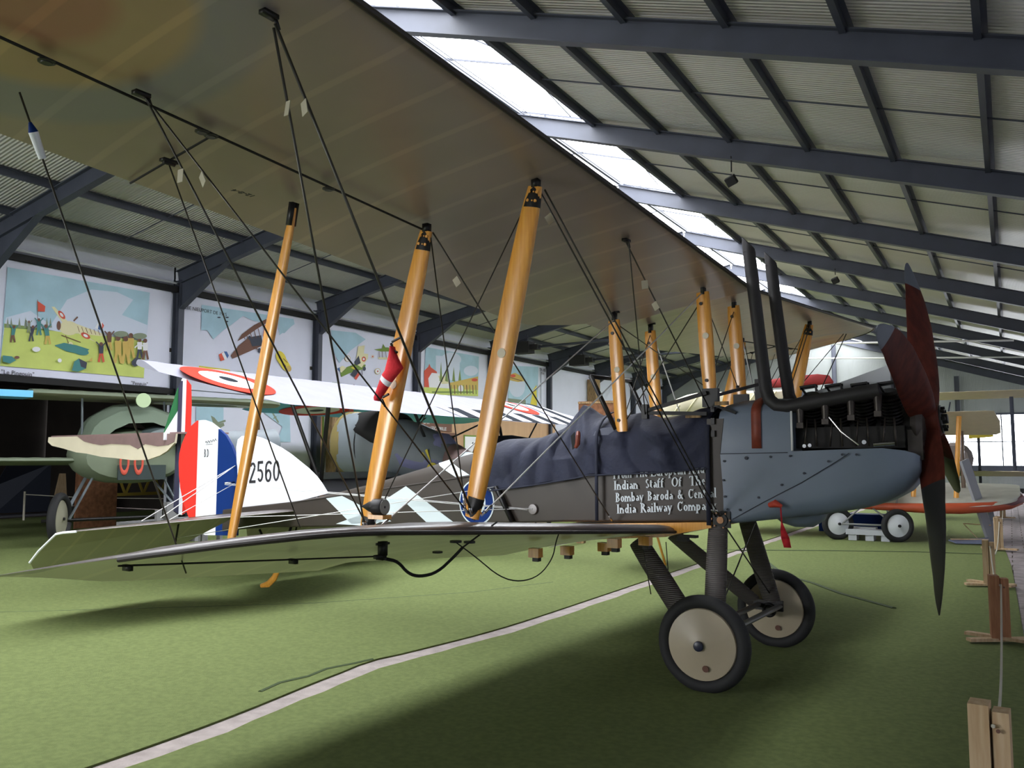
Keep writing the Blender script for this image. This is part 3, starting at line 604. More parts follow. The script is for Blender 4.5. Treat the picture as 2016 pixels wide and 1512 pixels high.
# lower wing
zL = lambda v: 1.085 + .0693 * abs(v) + INC * .42 + .0
def leL(v):
    a = abs(v); return -.42 if a < 3.95 else interp([(3.95, -.42), (4.15, -.46), (4.33, -.60), (4.5, -.86), (4.65, -1.2), (4.77, -1.55), (4.86, -1.9), (4.9, -2.08)], a)
def teL(v): return interp([(0, -2.1), (4.7, -2.14), (4.9, -2.1)], abs(v))
for s in (-1, 1):
    w = wing('lower_wing', BE, [PC10T, LINENL], leL, teL, zL, INC, .085, s * .40, s * 4.9, sag=.012, droop=lambda v: .07 * min(1, max(0, (abs(v) - 2.4) / .3)) * max(0, min(1, (4.8 - abs(v)) / .5)), tipf=lambda v: interp([(3.3, 1), (4.1, .55), (4.9, .35)], abs(v)))
    w['label'] = 'lower wing on the near side' if s < 0 else 'lower wing on the far side'
    if s < 0: # leading edge band
        e = MB(); e.tube([(leL(v) + .004, -v, zL(v) + INC * leL(v) - .008) for v in [.4 + .1 * k for k in range(43)] + [4.65, 4.7]], .0125, 8); e.build('leading_edge', mat('dark_edge_tape', rgb(46, 40, 36), .6), w)
    zl = lambda u, v: zL(v) + INC * u - .02
    g = MB(); g.tube([(-1.5, s * v, zl(-1.5, v) - .002) for v in (2.7, 3.4, 4.2, 4.6)], .005, 6); g.build('aileron_gap', BLACKM, w)
    for v in (2.75, 3.5, 4.55): MB().box((-1.5, s * v, zl(-1.5, v) - .012), (.06, .02, .03)).build('hinge_bracket', BLACK, w)
    for v, u in ((3.02, -.68), (2.83, -.72), (2.4, -1.3)):
        g = MB(); g.lathe((u, s * v, zl(u, v)), (0, 0, -1), [(0, .035), (.012, .035), (.013, .02)], 12); g.build('inspection_ring', BLACK, w)
# interplane struts
def strut(name, a, b, w, t, parent=BE, m=SPRUCE, taper=.6, udir=(1, 0, 0)):
    a, b = Vector(a), Vector(b); d = b - a; k = 14; L = d.length; dn = d.normalized(); U = Vector(udir); U = (U - dn * U.dot(dn)).normalized(); V = dn.cross(U); rings = []
    for i in range(k + 1):
        q = i / k; ww = w * (taper + (1 - taper) * sin(pi * min(max(q, 0), 1)) ** .55); tt = t * (taper + (1 - taper) * sin(pi * q) ** .55)
        c = a + d * q; rings.append([c + U * ((ww / 2) * (cos(2 * pi * j / 16) - .12 * cos(4 * pi * j / 16))) + V * (tt / 2 * sin(2 * pi * j / 16)) for j in range(16)])
    return MB().loft(rings).build(name, m, parent)
def fitting(parent, p, d, w, t, up=True):
    d = Vector(d).normalized(); p = Vector(p); m = MB(); U = Vector((1, 0, 0)); U = (U - d * U.dot(d)).normalized(); V = d.cross(U); rings = []
    for q, f in ((0, .62), (.03, .8), (.075, 1.02), (.12, 1.12)):
        rings.append([p - d * q + U * (w / 2 * f * cos(2 * pi * j / 14)) + V * (t / 2 * f * sin(2 * pi * j / 14)) for j in range(14)])
    m.loft(rings); o = m.build('strut_socket', BLACK, parent)
    h = MB()
    for q in (.035, .085):
        for k in (-.28, .12, .4): h.disc(p - d * q + U * w * k * .75 - V * (t / 2 * 1.02) * (1 if up else 1), V, .009 if k != .12 else .005, 10, t=.008)
    h.build('lightening_holes', SPRUCE, parent); return o
FB, FT = Vector((-.575, -3.0, 1.36)), Vector((-.142, -3.0, 3.235))
RB, RT_ = Vector((-1.40, -3.0, 1.22)), Vector((-.932, -3.0, 3.095))
for s in (-1, 1):
    for A, B in ((FB, FT), (RB, RT_)):
        a = Vector((A.x, A.y * -s if s > 0 else A.y, A.z)); b = Vector((B.x, B.y * -s if s > 0 else B.y, B.z)); a.y = 3.0 * s; b.y = 3.0 * s
        st = strut('interplane_strut', a, b, .160, .054); dd = (b - a).normalized()
        fitting(st, b, dd, .10, .05); fitting(st, a, -dd, .10, .05)
        MB().box(b + Vector((0, 0, .02)), (.04, .04, .05)).build('bolt', BLACK, st); MB().disc(a.lerp(b, .5) + Vector((0, -.026, 0)), (0, 1, 0), .028, 16, t=.006).build('maker_disc', CREAM, st)
    a = Vector((-1.71, 3.8 * s, 1.12)); b = Vector((-1.23, 3.8 * s, 3.09)); st = strut('aileron_strut', a, b, .095, .035, taper=.45)
    MB().beam(b - (b - a).normalized() * .1, b + Vector((0, 0, .03)), .045, .035, (1, 0, 0)).build('strut_socket', BLACK, st)
# cabane struts
for (u0, z0, u1, z1) in ((-.10, 2.25, -.146, 3.06), (-.89, 1.93, -.955, 2.90)):
    for s in (-1, 1):
        a, b = Vector((u0, .38 * s, z0)), Vector((u1, .38 * s, z1)); st = strut('cabane_strut', a, b, .125, .045, taper=.86)
        m = MB()
        for q in (.1, .88): m.disc(a.lerp(b, q) + Vector((-.02, -.024, 0)), (0, 1, 0), .014, 12, t=.01)
        m.build('bolt', BLACK, st); MB().disc(a.lerp(b, .55) + Vector((0, -.024, 0)), (0, 1, 0), .026, 16, t=.006).build('maker_disc', CREAM, st)
        MB().box(b + Vector((0, 0, .03)), (.03, .05, .1)).box(b + Vector((0, 0, .07)), (.09, .03, .02)).build('strut_socket', BLACK, st)
# wing root fittings on the underside of the top plane
m = MB()
for u, v in ((-.143, -4.93), (-.914, -4.95), (-.138, -1.84)):
    m = MB(); z = zU(v) + INC * u - .02; m.box((u, v, z), (.035, .07, .018)); m.tube([(u, v + .03, z), (u, v + .05, z - .04)], .008, 6); m.build('wire_fitting', BLACK, BE)

# ---------------- fuselage
def sec(u, w, zb, zt, rb=.02, rt=.02, n=5, deck=0):
    """rectangular section with rounded corners and an arched deck"""
    P = []
    for (cx, cz, a0, r) in ((w - rb, zb + rb, -pi / 2, rb), (w - rt, zt - rt, 0, rt)):
        for k in range(n): a = a0 + pi / 2 * k / (n - 1); P.append((u, cx + r * cos(a), cz + r * sin(a)))
    for k in range(1, 8):
        a = pi * k / 8; P.append((u, (w - rt) * cos(a), zt + deck * sin(a)))
    for (cx, cz, a0, r) in ((-w + rt, zt - rt, pi / 2, rt), (-w + rb, zb + rb, pi, rb)):
        for k in range(n): a = a0 + pi / 2 * k / (n - 1); P.append((u, cx + r * cos(a), cz + r * sin(a)))
    return P
W = [(-6.5, .03), (-2, .36), (0, .36)]
ZT = [(-6.55, 1.07), (-6.3, 1.10), (-5, 1.229), (-3.9, 1.372), (-2.58, 1.534), (-1.2, 1.72), (-.05, 1.84)]
ZB = [(-6.55, .80), (-5.9, .88), (-4.6, .95), (-2.8, 1.06), (-1.5, 1.14), (-.05, 1.195)]
DK = [(-5.2, 0), (-4.8, .025), (-3.96, .085), (-2.78, .235), (-2.4, .27), (-.05, .29)]
us = [-6.55, -6.2, -5.6, -5.2, -4.8, -4.4, -3.96, -3.4, -2.78, -2.4, -2, -1.5, -1, -.5, -.05]
fus = MB().loft([sec(u, interp(W, u), interp(ZB, u), interp(ZT, u), deck=interp(DK, u)) for u in us]).build('fuselage', PC10, BE)
# front side plate strip in brown ahead of the cover
k_ = (.36 - .03) / 4.5
def side(u, off=.004): return -interp(W, u) - off
def decal(name, pts, m, off=.004, parent=fus, t=.003):
    q = MB(); q.prism([(u, side(u, off), z) for u, z in pts], (0, -t, 0)); return q.build(name, m, parent, smooth=False)
LW = mat('pale_blue_white_paint', rgb(214, 226, 232), .55)
decal('white_chevron', [(-4.62, 1.262), (-4.36, 1.296), (-3.60, 1.055), (-4.2, 1.0)], LW)
decal('white_chevron', [(-4.45, .99), (-4.0, 1.124), (-3.396, 1.42), (-3.393, 1.251), (-3.646, 1.086), (-3.9, .99)], LW)
decal('white_chevron', [(-3.396, 1.42), (-3.393, 1.251), (-3.109, 1.07), (-2.72, 1.07)], LW)
# band over the deck
m = MB(); rings = []
for k in range(9):
    a = pi * k / 8
    def dk(u, off=.006):
        w = interp(W, u) - .02; return (u, -(w + off) * cos(a) , interp(ZT, u) + (interp(DK, u) + off) * sin(a) + (off if a in (0, pi) else 0))
    rings.append([dk(lerp(-2.74, -3.13, sin(a) if k < 8 else 0)), dk(lerp(-2.56, -2.98, sin(a) if k < 8 else 0))])
o = len(m.v)
for r in rings: m.v += r
for i in range(8): m.f.append((2 * i, 2 * i + 1, 2 * i + 3, 2 * i + 2)); m.mi.append(0)
m.build('white_deck_band', LW, fus, fix=True)
m = MB(); c = (-2.46, side(-2.46, .004), 1.285); nn = (-k_, -1, 0); roundel(m, c, nn, None, (.218, .203, .115, .05), (0, 1, 0, 2), wr=.0025); m.build('roundel', [LW, BLUE, RED], fus, smooth=False)
# seam of longeron, cable slot and step
m = MB(); m.tube([(u, side(u, .003), interp(ZT, u) - .01) for u in (-5.2, -4, -3, -2.4)], .006, 6); m.build('longeron_lacing', mat('dark_lacing', rgb(56, 50, 46), .8), fus)
m = MB(); m.lathe((-1.80, -.371, 1.243), (0, -1, 0), [(0, .05), (.01, .045), (.012, .02)], 16); o = m.build('cable_slot', PC10T, fus)
m = MB(); m.beam((-2.2, -.385, 1.44), (-2.0, -.40, 1.12), .03, .05, (0, 1, 0)); m.build('step_iron', BLACK, fus)
# brown side plate in front of the cover, and the wing root wood
m = MB(); m.prism([(-.16, -.37, 1.2), (.0, -.37, 1.19), (-.035, -.37, 1.74), (-.0, -.37, 2.02), (-.14, -.37, 2.02)], (0, -.006, 0)); m.build('side_plate', PC10, BE, smooth=False)
m = MB(); m.prism([(-1.5, -.40, 1.12), (-.12, -.40, 1.195), (-.11, -.40, 1.15), (-.36, -.40, 1.10), (-.5, -.40, 1.06), (-1.6, -.40, .97)], (0, .8, 0)); m.build('belly_fairing', SPRUCE, BE, smooth=False)
m = MB(); m.cyl((-.035, -.37, 1.215), (-.035, -.40, 1.215), .055, 16); m.box((-.03, -.38, 1.22), (.14, .02, .13)); o = m.build('root_fitting', BLACK, BE)
m = MB(); m.disc((-.035, -.402, 1.215), (0, 1, 0), .028, 16, t=.01)
for a in range(6): m.disc((-.035 + .075 * cos(a), -.395, 1.215 + .06 * sin(a)), (0, 1, 0), .007, 8, t=.012)
m.build('bolt', mat('brass', rgb(150, 110, 80), .4, metal=.6), o)

# lettering on the side: thick and thin strokes with serifs
GL = {}
def S(*a): return a
def glyph(ch):
    """strokes: ('l',x0,y0,x1,y1,w) line, ('a',cx,cy,rx,ry,a0,a1,w) arc (thin at top/bottom), ('s',x,y,len) serif"""
    T, N = .17, .08
    stem = lambda x, y0, y1, s0=1, s1=1: [('l', x, y0, x, y1, T)] + ([('s', x, y0, .32)] if s0 else []) + ([('s', x, y1, .32)] if s1 else [])
    D = {
     'F': (.62, stem(.15, 0, 1) + [('l', .1, .97, .56, .97, N), ('l', .56, .84, .56, 1, N), ('l', .15, .52, .45, .52, N), ('l', .45, .44, .45, .6, N)]),
     'E': (.66, stem(.15, 0, 1) + [('l', .1, .97, .56, .97, N), ('l', .56, .84, .56, 1, N), ('l', .15, .52, .45, .52, N), ('l', .45, .44, .45, .6, N), ('l', .1, .03, .6, .03, N), ('l', .6, 0, .6, .18, N)]),
     'T': (.7, stem(.35, 0, .97, 1, 0) + [('l', .04, .97, .66, .97, N), ('l', .05, .8, .05, 1, N), ('l', .65, .8, .65, 1, N)]),
     'I': (.34, stem(.17, 0, 1)), 'i': (.32, stem(.16, 0, .62, 1, 0) + [('s', .1, .62, .16), ('a', .16, .86, .06, .06, 0, 360, .08)]),
     'l': (.32, stem(.16, 0, 1, 1, 0) + [('s', .1, 1, .16)]),
     'h': (.6, stem(.13, 0, 1, 1, 0) + [('s', .08, 1, .14), ('a', .29, .4, .17, .22, 0, 180, T), ('l', .46, .42, .46, 0, T), ('s', .46, 0, .28)]),
     'n': (.6, stem(.13, 0, .62, 1, 0) + [('s', .08, .62, .14), ('a', .29, .4, .17, .22, 0, 180, T), ('l', .46, .42, .46, 0, T), ('s', .46, 0, .28)]),
     'm': (.9, stem(.13, 0, .62, 1, 0) + [('s', .08, .62, .14), ('a', .28, .4, .16, .22, 0, 180, T), ('l', .44, .42, .44, 0, T), ('s', .44, 0, .24), ('a', .6, .4, .16, .22, 0, 180, T), ('l', .76, .42, .76, 0, T), ('s', .76, 0, .24)]),
     'r': (.44, stem(.13, 0, .62, 1, 0) + [('s', .08, .62, .14), ('a', .32, .4, .17, .2, 60, 180, T)]),
     'o': (.54, [('a', .29, .31, .24, .31, 0, 360, T)]), 'O': (.82, [('a', .42, .5, .37, .5, 0, 360, T)]),
     'e': (.5, [('a', .26, .31, .19, .3, 0, 320, T), ('l', .08, .34, .44, .34, N)]), 'c': (.46, [('a', .26, .31, .19, .3, 50, 310, T)]),
     'C': (.72, [('a', .4, .5, .32, .49, 45, 315, T), ('l', .64, .78, .66, 1, N)]),
     'u': (.6, [('l', .13, .62, .13, .2, T), ('s', .09, .62, .16), ('a', .3, .22, .17, .2, 180, 360, T), ('l', .46, .62, .46, 0, T), ('s', .42, .62, .16), ('s', .5, 0, .16)]),
     'p': (.58, [('l', .13, .62, .13, -.3, T), ('s', .13, -.3, .3), ('s', .08, .62, .14), ('a', .3, .31, .2, .3, -150, 150, T)]),
     'a': (.5, [('l', .4, .1, .4, .44, T), ('a', .26, .44, .14, .17, 0, 160, T * .8), ('a', .22, .18, .14, .17, 40, 330, T), ('l', .4, .1, .48, .03, N)]),
     'd': (.6, [('l', .45, 0, .45, 1, T), ('s', .4, 1, .18), ('s', .5, 0, .16), ('a', .26, .31, .19, .3, 30, 330, T)]),
     'b': (.58, [('l', .13, 0, .13, 1, T), ('s', .08, 1, .16), ('a', .31, .31, .2, .3, -150, 150, T)]),
     'f': (.4, stem(.15, 0, .8, 1, 0) + [('a', .28, .8, .13, .19, 30, 180, T * .8), ('l', .02, .6, .34, .6, N)]),
     't': (.38, [('l', .15, .12, .15, .82, T), ('l', .02, .6, .34, .6, N), ('a', .26, .14, .11, .12, 180, 320, T * .7)]),
     'S': (.54, [('a', .27, .74, .18, .24, 30, 270, T * .85), ('a', .27, .26, .2, .25, -150, 90, T * .85)]),
     'A': (.76, [('l', .12, 0, .37, 1, N), ('l', .37, 1, .64, 0, T), ('l', .2, .34, .54, .34, N), ('s', .12, 0, .24), ('s', .64, 0, .28)]),
     'B': (.64, stem(.15, 0, 1) + [('a', .27, .75, .24, .22, -90, 90, T), ('a', .28, .27, .28, .26, -90, 90, T), ('l', .15, .52, .3, .52, N), ('l', .15, .97, .28, .97, N), ('l', .15, .03, .28, .03, N)]),
     'R': (.72, stem(.15, 0, 1) + [('a', .27, .75, .24, .22, -90, 90, T), ('l', .15, .52, .3, .52, N), ('l', .15, .97, .28, .97, N), ('l', .3, .52, .62, .02, T), ('s', .62, 0, .2)]),
     'D': (.76, stem(.15, 0, 1) + [('a', .27, .5, .38, .47, -90, 90, T), ('l', .15, .97, .28, .97, N), ('l', .15, .03, .28, .03, N)]),
     'y': (.54, [('l', .1, .62, .28, .05, T), ('l', .46, .62, .2, -.28, N), ('s', .1, .62, .24), ('s', .46, .62, .2), ('a', .15, -.26, .06, .05, 0, 360, .08)]),
     'w': (.8, [('l', .08, .62, .24, .02, T), ('l', .24, .02, .4, .6, N), ('l', .4, .62, .56, .02, T), ('l', .56, .02, .72, .62, N), ('s', .1, .62, .24), ('s', .42, .62, .2), ('s', .72, .62, .18)]),
     '&': (.78, [('a', .32, .78, .15, .2, 0, 360, T * .7), ('a', .3, .26, .24, .25, 90, 340, T), ('l', .2, .66, .68, .0, T), ('l', .6, .5, .5, .12, N)]),
     '.': (.26, [('a', .12, .05, .05, .05, 0, 360, .09)]),
     '2': (.6, [('a', .3, .74, .22, .22, -10, 170, .13), ('l', .46, .7, .11, .07, .13), ('l', .05, .065, .55, .065, .13)]),
     '5': (.6, [('l', .1, .93, .5, .93, .13), ('l', .14, .97, .14, .52, .12), ('a', .3, .33, .23, .3, -150, 120, .13)]),
     '6': (.6, [('a', .32, .3, .24, .3, 0, 360, .13), ('l', .13, .3, .13, .72, .12), ('a', .35, .7, .28, .28, 30, 180, .13)]),
     '0': (.6, [('a', .32, .5, .25, .48, 0, 360, .13)]), ' ': (.42, []),
    }
    return D.get(ch, (.5, []))
def letters(name, s, size, place, m, parent, spacing=1.0, width=None, condense=1.0, mono=False):
    """place(x, y) -> 3D point on the surface"""
    if width and s.count(' '): condense = min(condense, (width - s.count(' ') * .30 * size) / (sum(glyph(c)[0] for c in s if c != ' ') * size))
    if width:  # justify through the spaces
        sp = s.count(' '); nosp = sum(glyph(c)[0] for c in s if c != ' ') * condense * size; gap = (width - nosp) / max(1, sp)
    else: gap = .42 * size * condense
    q = MB(); x = 0
    def quad(x0, y0, x1, y1, w):
        d = Vector((x1 - x0, y1 - y0)); nn = Vector((-d.y, d.x)).normalized() * w / 2; ps = [(x0 + nn.x, y0 + nn.y), (x0 - nn.x, y0 - nn.y), (x1 - nn.x, y1 - nn.y), (x1 + nn.x, y1 + nn.y)]
        i = len(q.v); q.v += [tuple(place(x + a * size * condense, b * size)) for a, b in ps]; q.f.append((i, i + 1, i + 2, i + 3)); q.mi.append(0)
    for ch in s:
        if ch == ' ': x += gap; continue
        wd, st = glyph(ch)
        for t in st:
            if t[0] == 'l': quad(*t[1:5], t[5])
            elif t[0] == 's': quad(t[1] - t[3] / 2, t[2] + (.025 if t[2] < .5 else -.025), t[1] + t[3] / 2, t[2] + (.025 if t[2] < .5 else -.025), .05)
            else:
                _, cx, cy, rx, ry, a0, a1, w = t; n = max(5, int(abs(a1 - a0) / 22)); pr = None
                for k in range(n + 1):
                    a = radians(a0 + (a1 - a0) * k / n); ww = w * (1 if mono else (.5 + .5 * abs(cos(a))))
                    o_ = (cx + (rx + ww / 2 - w / 2 + .0) * cos(a), cy + (ry) * sin(a)); i_ = (cx + (rx - ww / 2 - w / 2 + .0) * cos(a), cy + (ry - ww * .9) * sin(a))
                    if rx < .08: i_ = (cx, cy)
                    if pr:
                        i = len(q.v); q.v += [tuple(place(x + p_[0] * size * condense, p_[1] * size)) for p_ in (pr[0], pr[1], i_, o_)]; q.f.append((i, i + 1, i + 2, i + 3)); q.mi.append(0)
                    pr = (o_, i_)
        x += wd * size * condense
    return q.build(name, m, parent, smooth=False, fix=False)
def on_side(u0, z0, slope, off=.0065):
    return lambda x, y: (u0 + x, side(u0 + x, off), z0 + x * slope + y)
TX = [("From The European And", -.985, 1.527, .82), ("Indian Staff Of The", -.98, 1.432, .82), ("Bombay Baroda & Central", -.965, 1.330, .895), ("India Railway Company", -.955, 1.233, .88)]
for s_, u0, z0, w_ in TX: letters('white_lettering', s_, .078, on_side(u0, z0, .07, .0185), TEXTW, fus, width=w_, condense=.98 if 'Bombay' not in s_ else .90)

# ---------------- fin, rudder, tail
def plate(name, pts, m, t=.03, v=0, parent=BE): return MB().prism([(u, v - t / 2, z) for u, z in pts], (0, t, 0)).build(name, m, parent, smooth=False)
fin = plate('fin', [(-6.27, 1.10), (-6.33, 1.62), (-6.348, 1.844), (-6.324, 1.938), (-6.249, 1.981), (-6.043, 1.978), (-5.9, 1.95), (-5.768, 1.905), (-5.56, 1.83), (-5.393, 1.755), (-5.092, 1.589), (-4.96, 1.50), (-4.881, 1.428), (-4.79, 1.33), (-4.773, 1.304), (-5.2, 1.215)], WHITE)
letters('serial_number', '2560', .262, lambda x, y: (-6.10 + x, -.018, 1.40 + x * .055 + y), TEXTB, fin, condense=.88, mono=True)
OUT = [(-6.30, .76), (-6.30, 1.40), (-6.318, 1.60), (-6.35, 1.72), (-6.44, 1.87), (-6.55, 1.99), (-6.72, 2.09), (-6.86, 2.16), (-7.0, 2.195), (-7.13, 2.19), (-7.25, 2.12), (-7.36, 2.0), (-7.43, 1.886), (-7.47, 1.77), (-7.478, 1.654), (-7.462, 1.48), (-7.429, 1.324), (-7.36, 1.14), (-7.242, .96), (-7.06, .78), (-6.9, .74)]
def clip(poly, a, b):
    def cut(P, x, keep):
        R = []
        for (p, q) in zip(P, P[1:] + P[:1]):
            if keep(p[0]): R.append(p)
            if keep(p[0]) != keep(q[0]): t = (x - p[0]) / (q[0] - p[0]); R.append((x, p[1] + (q[1] - p[1]) * t))
        return R
    return cut(cut(poly, a, lambda x: x >= a), b, lambda x: x <= b)
rud = plate('rudder', clip(OUT, -7.095, -6.695), WHITE, .035)
plate('red_stripe', clip(OUT, -8, -7.095), RED, .035, parent=rud); plate('blue_stripe', clip(OUT, -6.695, -6), BLUE, .035, parent=rud)
m = MB()
for s in (-1, 1):
    m.tube([(-6.36, s * .02, 1.41), (-6.36, s * .16, 1.40)], .012, 6)
m.build('control_horn', CHROME, rud)
letters('initials', 'B.D', .10, lambda x, y: (-6.96 + x, -.0195, 1.72 + y), TEXTB, rud, condense=.6)
m = MB(); pts = [(-6.94 + .014 * k, -.02, 1.905 + .018 * sin(k * 1.9) + .0022 * k) for k in range(17)]; m.tube(pts, .0035, 5); m.tube([(-6.93, -.02, 1.88), (-6.8, -.02, 1.885)], .0025, 5); m.build('signature', TEXTB, rud)
# tailplane and drooped elevators
def tail(s):
    le = lambda v: interp([(.05, -5.15), (.3, -5.22), (1.0, -5.48), (2.0, -5.80), (2.25, -5.90), (2.32, -6.0)], abs(v))
    te = lambda v: -6.12
    wing('tailplane', BE, [PC10T, LINENL], le, te, lambda v: 1.062 - .035 * abs(v) + .05 * 6.0, .05, .045, s * .05, s * 2.32, camber=0, sag=.003)
    m = MB(); P = [(-6.13, .08, 1.04), (-6.13, 2.33, .955), (-6.40, 2.35, .77), (-6.62, 2.32, .635), (-6.78, 2.2, .545), (-6.84, 1.9, .51), (-6.88, 1.0, .52), (-6.84, .62, .57), (-6.5, .3, .82)]
    m.prism([(a, b * s, c) for a, b, c in P], (.012, 0, .022)); m.build('elevator', [LINENL], BE, smooth=False)
    m = MB(); m.tube([(-6.2, .9 * s, 1.0), (-6.25, .9 * s, .76)], .012, 6); m.build('elevator_horn', BLACK, BE)
    # raked white edge
    e = MB(); e.tube([(-5.9, s * 2.27, .985), (-6.02, s * 2.33, .975), (-6.13, s * 2.345, .955), (-6.40, s * 2.36, .78), (-6.62, s * 2.33, .645)], .012, 6); e.build('edge_tape', WHITE, BE)
for s in (-1, 1): tail(s)
m = MB()
for s in (-1, 1):
    m.tube([(-6.36, 0, 1.62), (-6.0, s * 1.5, 1.04)], .005, 5); m.tube([(-6.36, 0, 1.62), (-6.4, s * 1.0, 1.03)], .005, 5); m.tube([(-6.36, 0, 1.40), (-6.5, s * 1.3, .78)], .004, 5)
m.build('tail_bracing_wire', WIREW, BE)
# tail skid, green foam block under the tail
m = MB(); m.tube([(-5.45, 0, .62), (-5.55, 0, .42), (-5.62, 0, .30), (-5.72, 0, .22), (-5.85, 0, .19)], [.03, .035, .042, .04, .022], 10, flat=.6, flatdir=(0, 1, 0)); sk = m.build('tail_skid', SPRUCE, BE)
MB().tube([(-5.35, 0, .93), (-5.5, 0, .5)], .016, 8).tube([(-5.9, 0, .85), (-5.58, 0, .46)], .014, 8).build('skid_strut', BLACK, sk)

# ---------------- nose cowl
def csec(u, w, zb, zt, r, arch):
    P = []; n = 9
    for k in range(n): a = -pi / 2 + pi / 2 * k / (n - 1); P.append((u, (w - r) + r * cos(a), zb + r + r * sin(a)))
    P.append((u, w, zt))
    for k in range(1, 8): a = pi * k / 8; P.append((u, w * cos(a), zt + arch * sin(a)))
    P.append((u, -w, zt))
    for k in range(n): a = pi + pi / 2 * k / (n - 1); P.append((u, -(w - r) + r * cos(a), zb + r + r * sin(a)))
    return P
low = MB().loft([csec(u, w, zb, zt, r, -.0) for u, w, zb, zt, r in ((-.045, .375, 1.185, 1.735, .03), (.1, .38, 1.195, 1.742, .05), (.4, .38, 1.235, 1.752, .10), (.7, .375, 1.275, 1.762, .14), (1.0, .365, 1.33, 1.772, .17), (1.17, .35, 1.385, 1.776, .18), (1.3, .32, 1.46, 1.76, .17), (1.37, .28, 1.54, 1.74, .14), (1.40, .24, 1.61, 1.72, .05))])
cowl = low.build('engine_cowl', SLATE, BE)
m = MB()
P = [(u, -.383 + .0 * u, z) for u, z in ((.06, 1.225), (.3, 1.36), (.6, 1.52), (.86, 1.68), (.95, 1.74))]
m.tube(P, .0035, 5); m.tube([(u, -.3815, 1.738 + .016 * u) for u in (-.03, .2, .5)], .0035, 5); m.build('panel_seam', SEAM, cowl)
m = MB()
for u, z in [(.0, 1.68), (.18, 1.705), (.37, 1.715), (.52, 1.72), (-.01, 1.53), (.0, 1.4), (.02, 1.3), (.12, 1.3), (.27, 1.40), (.45, 1.50), (.62, 1.59), (.8, 1.68), (.9, 1.73), (1.0, 1.73)]:
    m.disc((u, -.386, z), (0, 1, 0), .009 if u != .18 else .014, 10, t=.008)
m.build('fastener', SEAM, cowl)
m = MB(); m.loft([csec(u, .372, 1.70, z, .03, a) for u, z, a in ((-.04, 2.02, .13), (.1, 2.05, .13), (.3, 2.06, .13), (.53, 2.06, .12))]); m.build('top_cowl', SLATE, cowl)
m = MB(); m.box((.535, -.376, 1.93), (.015, .012, .34)); m.build('bright_strip', WIREW, cowl)
# oil sump bulge below
m = MB(); m.loft([[(u, r * .9 * cos(2 * pi * k / 16), z + r * .5 * sin(2 * pi * k / 16)) for k in range(16)] for u, r, z in ((.27, .02, 1.25), (.34, .10, 1.235), (.45, .16, 1.235), (.58, .18, 1.25), (.66, .14, 1.28), (.70, .02, 1.31))]); m.build('sump_fairing', SLATE, cowl)
# leather straps
def strap_over(u, w0, name='leather_strap', m=LEATHER, z0=1.78, zt=2.06, arch=.135, wd=.075, parent=cowl, hw=.376):
    q = MB(); path = [(-hw - .006, z0), (-hw - .007, (z0 + zt) / 2), (-hw - .006, zt)] + [(-(hw + .006) * cos(pi * k / 12), zt + (arch + .006) * sin(pi * k / 12)) for k in range(1, 12)] + [(hw + .006, zt), (hw + .006, z0)]
    for i, (a, b) in enumerate(path): q.v += [(u - wd / 2, a, b), (u + wd / 2, a, b)]
    for i in range(len(path) - 1): q.f.append((2 * i, 2 * i + 1, 2 * i + 3, 2 * i + 2)); q.mi.append(0)
    o = q.build(name, m, parent); md = o.modifiers.new('thick', 'SOLIDIFY'); md.thickness = .006; return o
strap_over(.262, 0)
strap_over(-1.12, 0, 'cover_strap', mat('navy_webbing', rgb(30, 34, 52), .8), z0=1.17, zt=1.84, arch=.28, wd=.03, parent=BE, hw=.425)
strap_over(-.13, 0, 'cover_strap', mat('navy_webbing', rgb(30, 34, 52), .8), z0=1.17, zt=1.9, arch=.2, wd=.035, parent=BE, hw=.40)

# ---------------- V8 engine
ENG = mat('engine_dark_iron', rgb(30, 28, 27), .5, metal=.5, var=.2); ENGA = mat('oily_aluminium', rgb(70, 64, 60), .4, metal=.6, var=.2)
m = MB(); m.box((.92, 0, 1.86), (.78, .5, .16)); m.cyl((.55, 0, 1.9), (1.36, 0, 1.9), .2, 24); eng = m.build('engine', ENG, BE)
for s in (-1, 1):
    for k in range(4):
        u = .66 + .185 * k; b0 = Vector((u, s * .12, 1.86)); d = Vector((0, s * .42, 1)).normalized(); q = MB()
        prof = [(0, .075)]
        for j in range(11): prof += [(.05 + .026 * j, .06), (.053 + .026 * j, .083), (.062 + .026 * j, .083), (.065 + .026 * j, .06)]
        prof += [(.35, .07), (.37, .05)]
        q.lathe(b0, d, prof, 18); q.build('cylinder', ENG, eng)
        q = MB(); e = b0 + d * .36 + Vector((0, s * .0, 0)); q.tube([e + Vector((-.03, s * .03, 0)), e + Vector((-.06, s * .08, .055)), e + Vector((.05, s * .08, .065)), e + Vector((.06, s * .08, .02))], .011, 6); q.beam(e + Vector((-.07, s * .05, .045)), e + Vector((.06, s * .05, .06)), .02, .022); q.build('rocker_arm', BLACK, eng)
        q = MB(); q.tube([(u - .04, s * .34, 1.79), (u - .02, s * .33, 2.0)], .008, 6); q.tube([(u + .05, s * .34, 1.79), (u + .04, s * .33, 2.0)], .008, 6); q.build('push_rod', ENGA, eng)
        q = MB(); z = interp([(.43, 2.09), (1.2, 2.195)], u); q.tube([(u - .06, s * .365, z - .03), (u - .06, s * .37, z - .15)], [.032, .024], 10); q.box((u - .06, s * .37, z - .17), (.05, .04, .04)); q.build('exhaust_stub', ENGA, eng)
m = MB(); m.lathe((1.34, 0, 1.95), (1, 0, 0), [(0, .2), (.04, .22), (.08, .2), (.1, .07), (.18, .06)], 28); m.box((1.37, -.13, 1.80), (.1, .14, .22)); m.box((1.37, .13, 1.80), (.1, .14, .22))
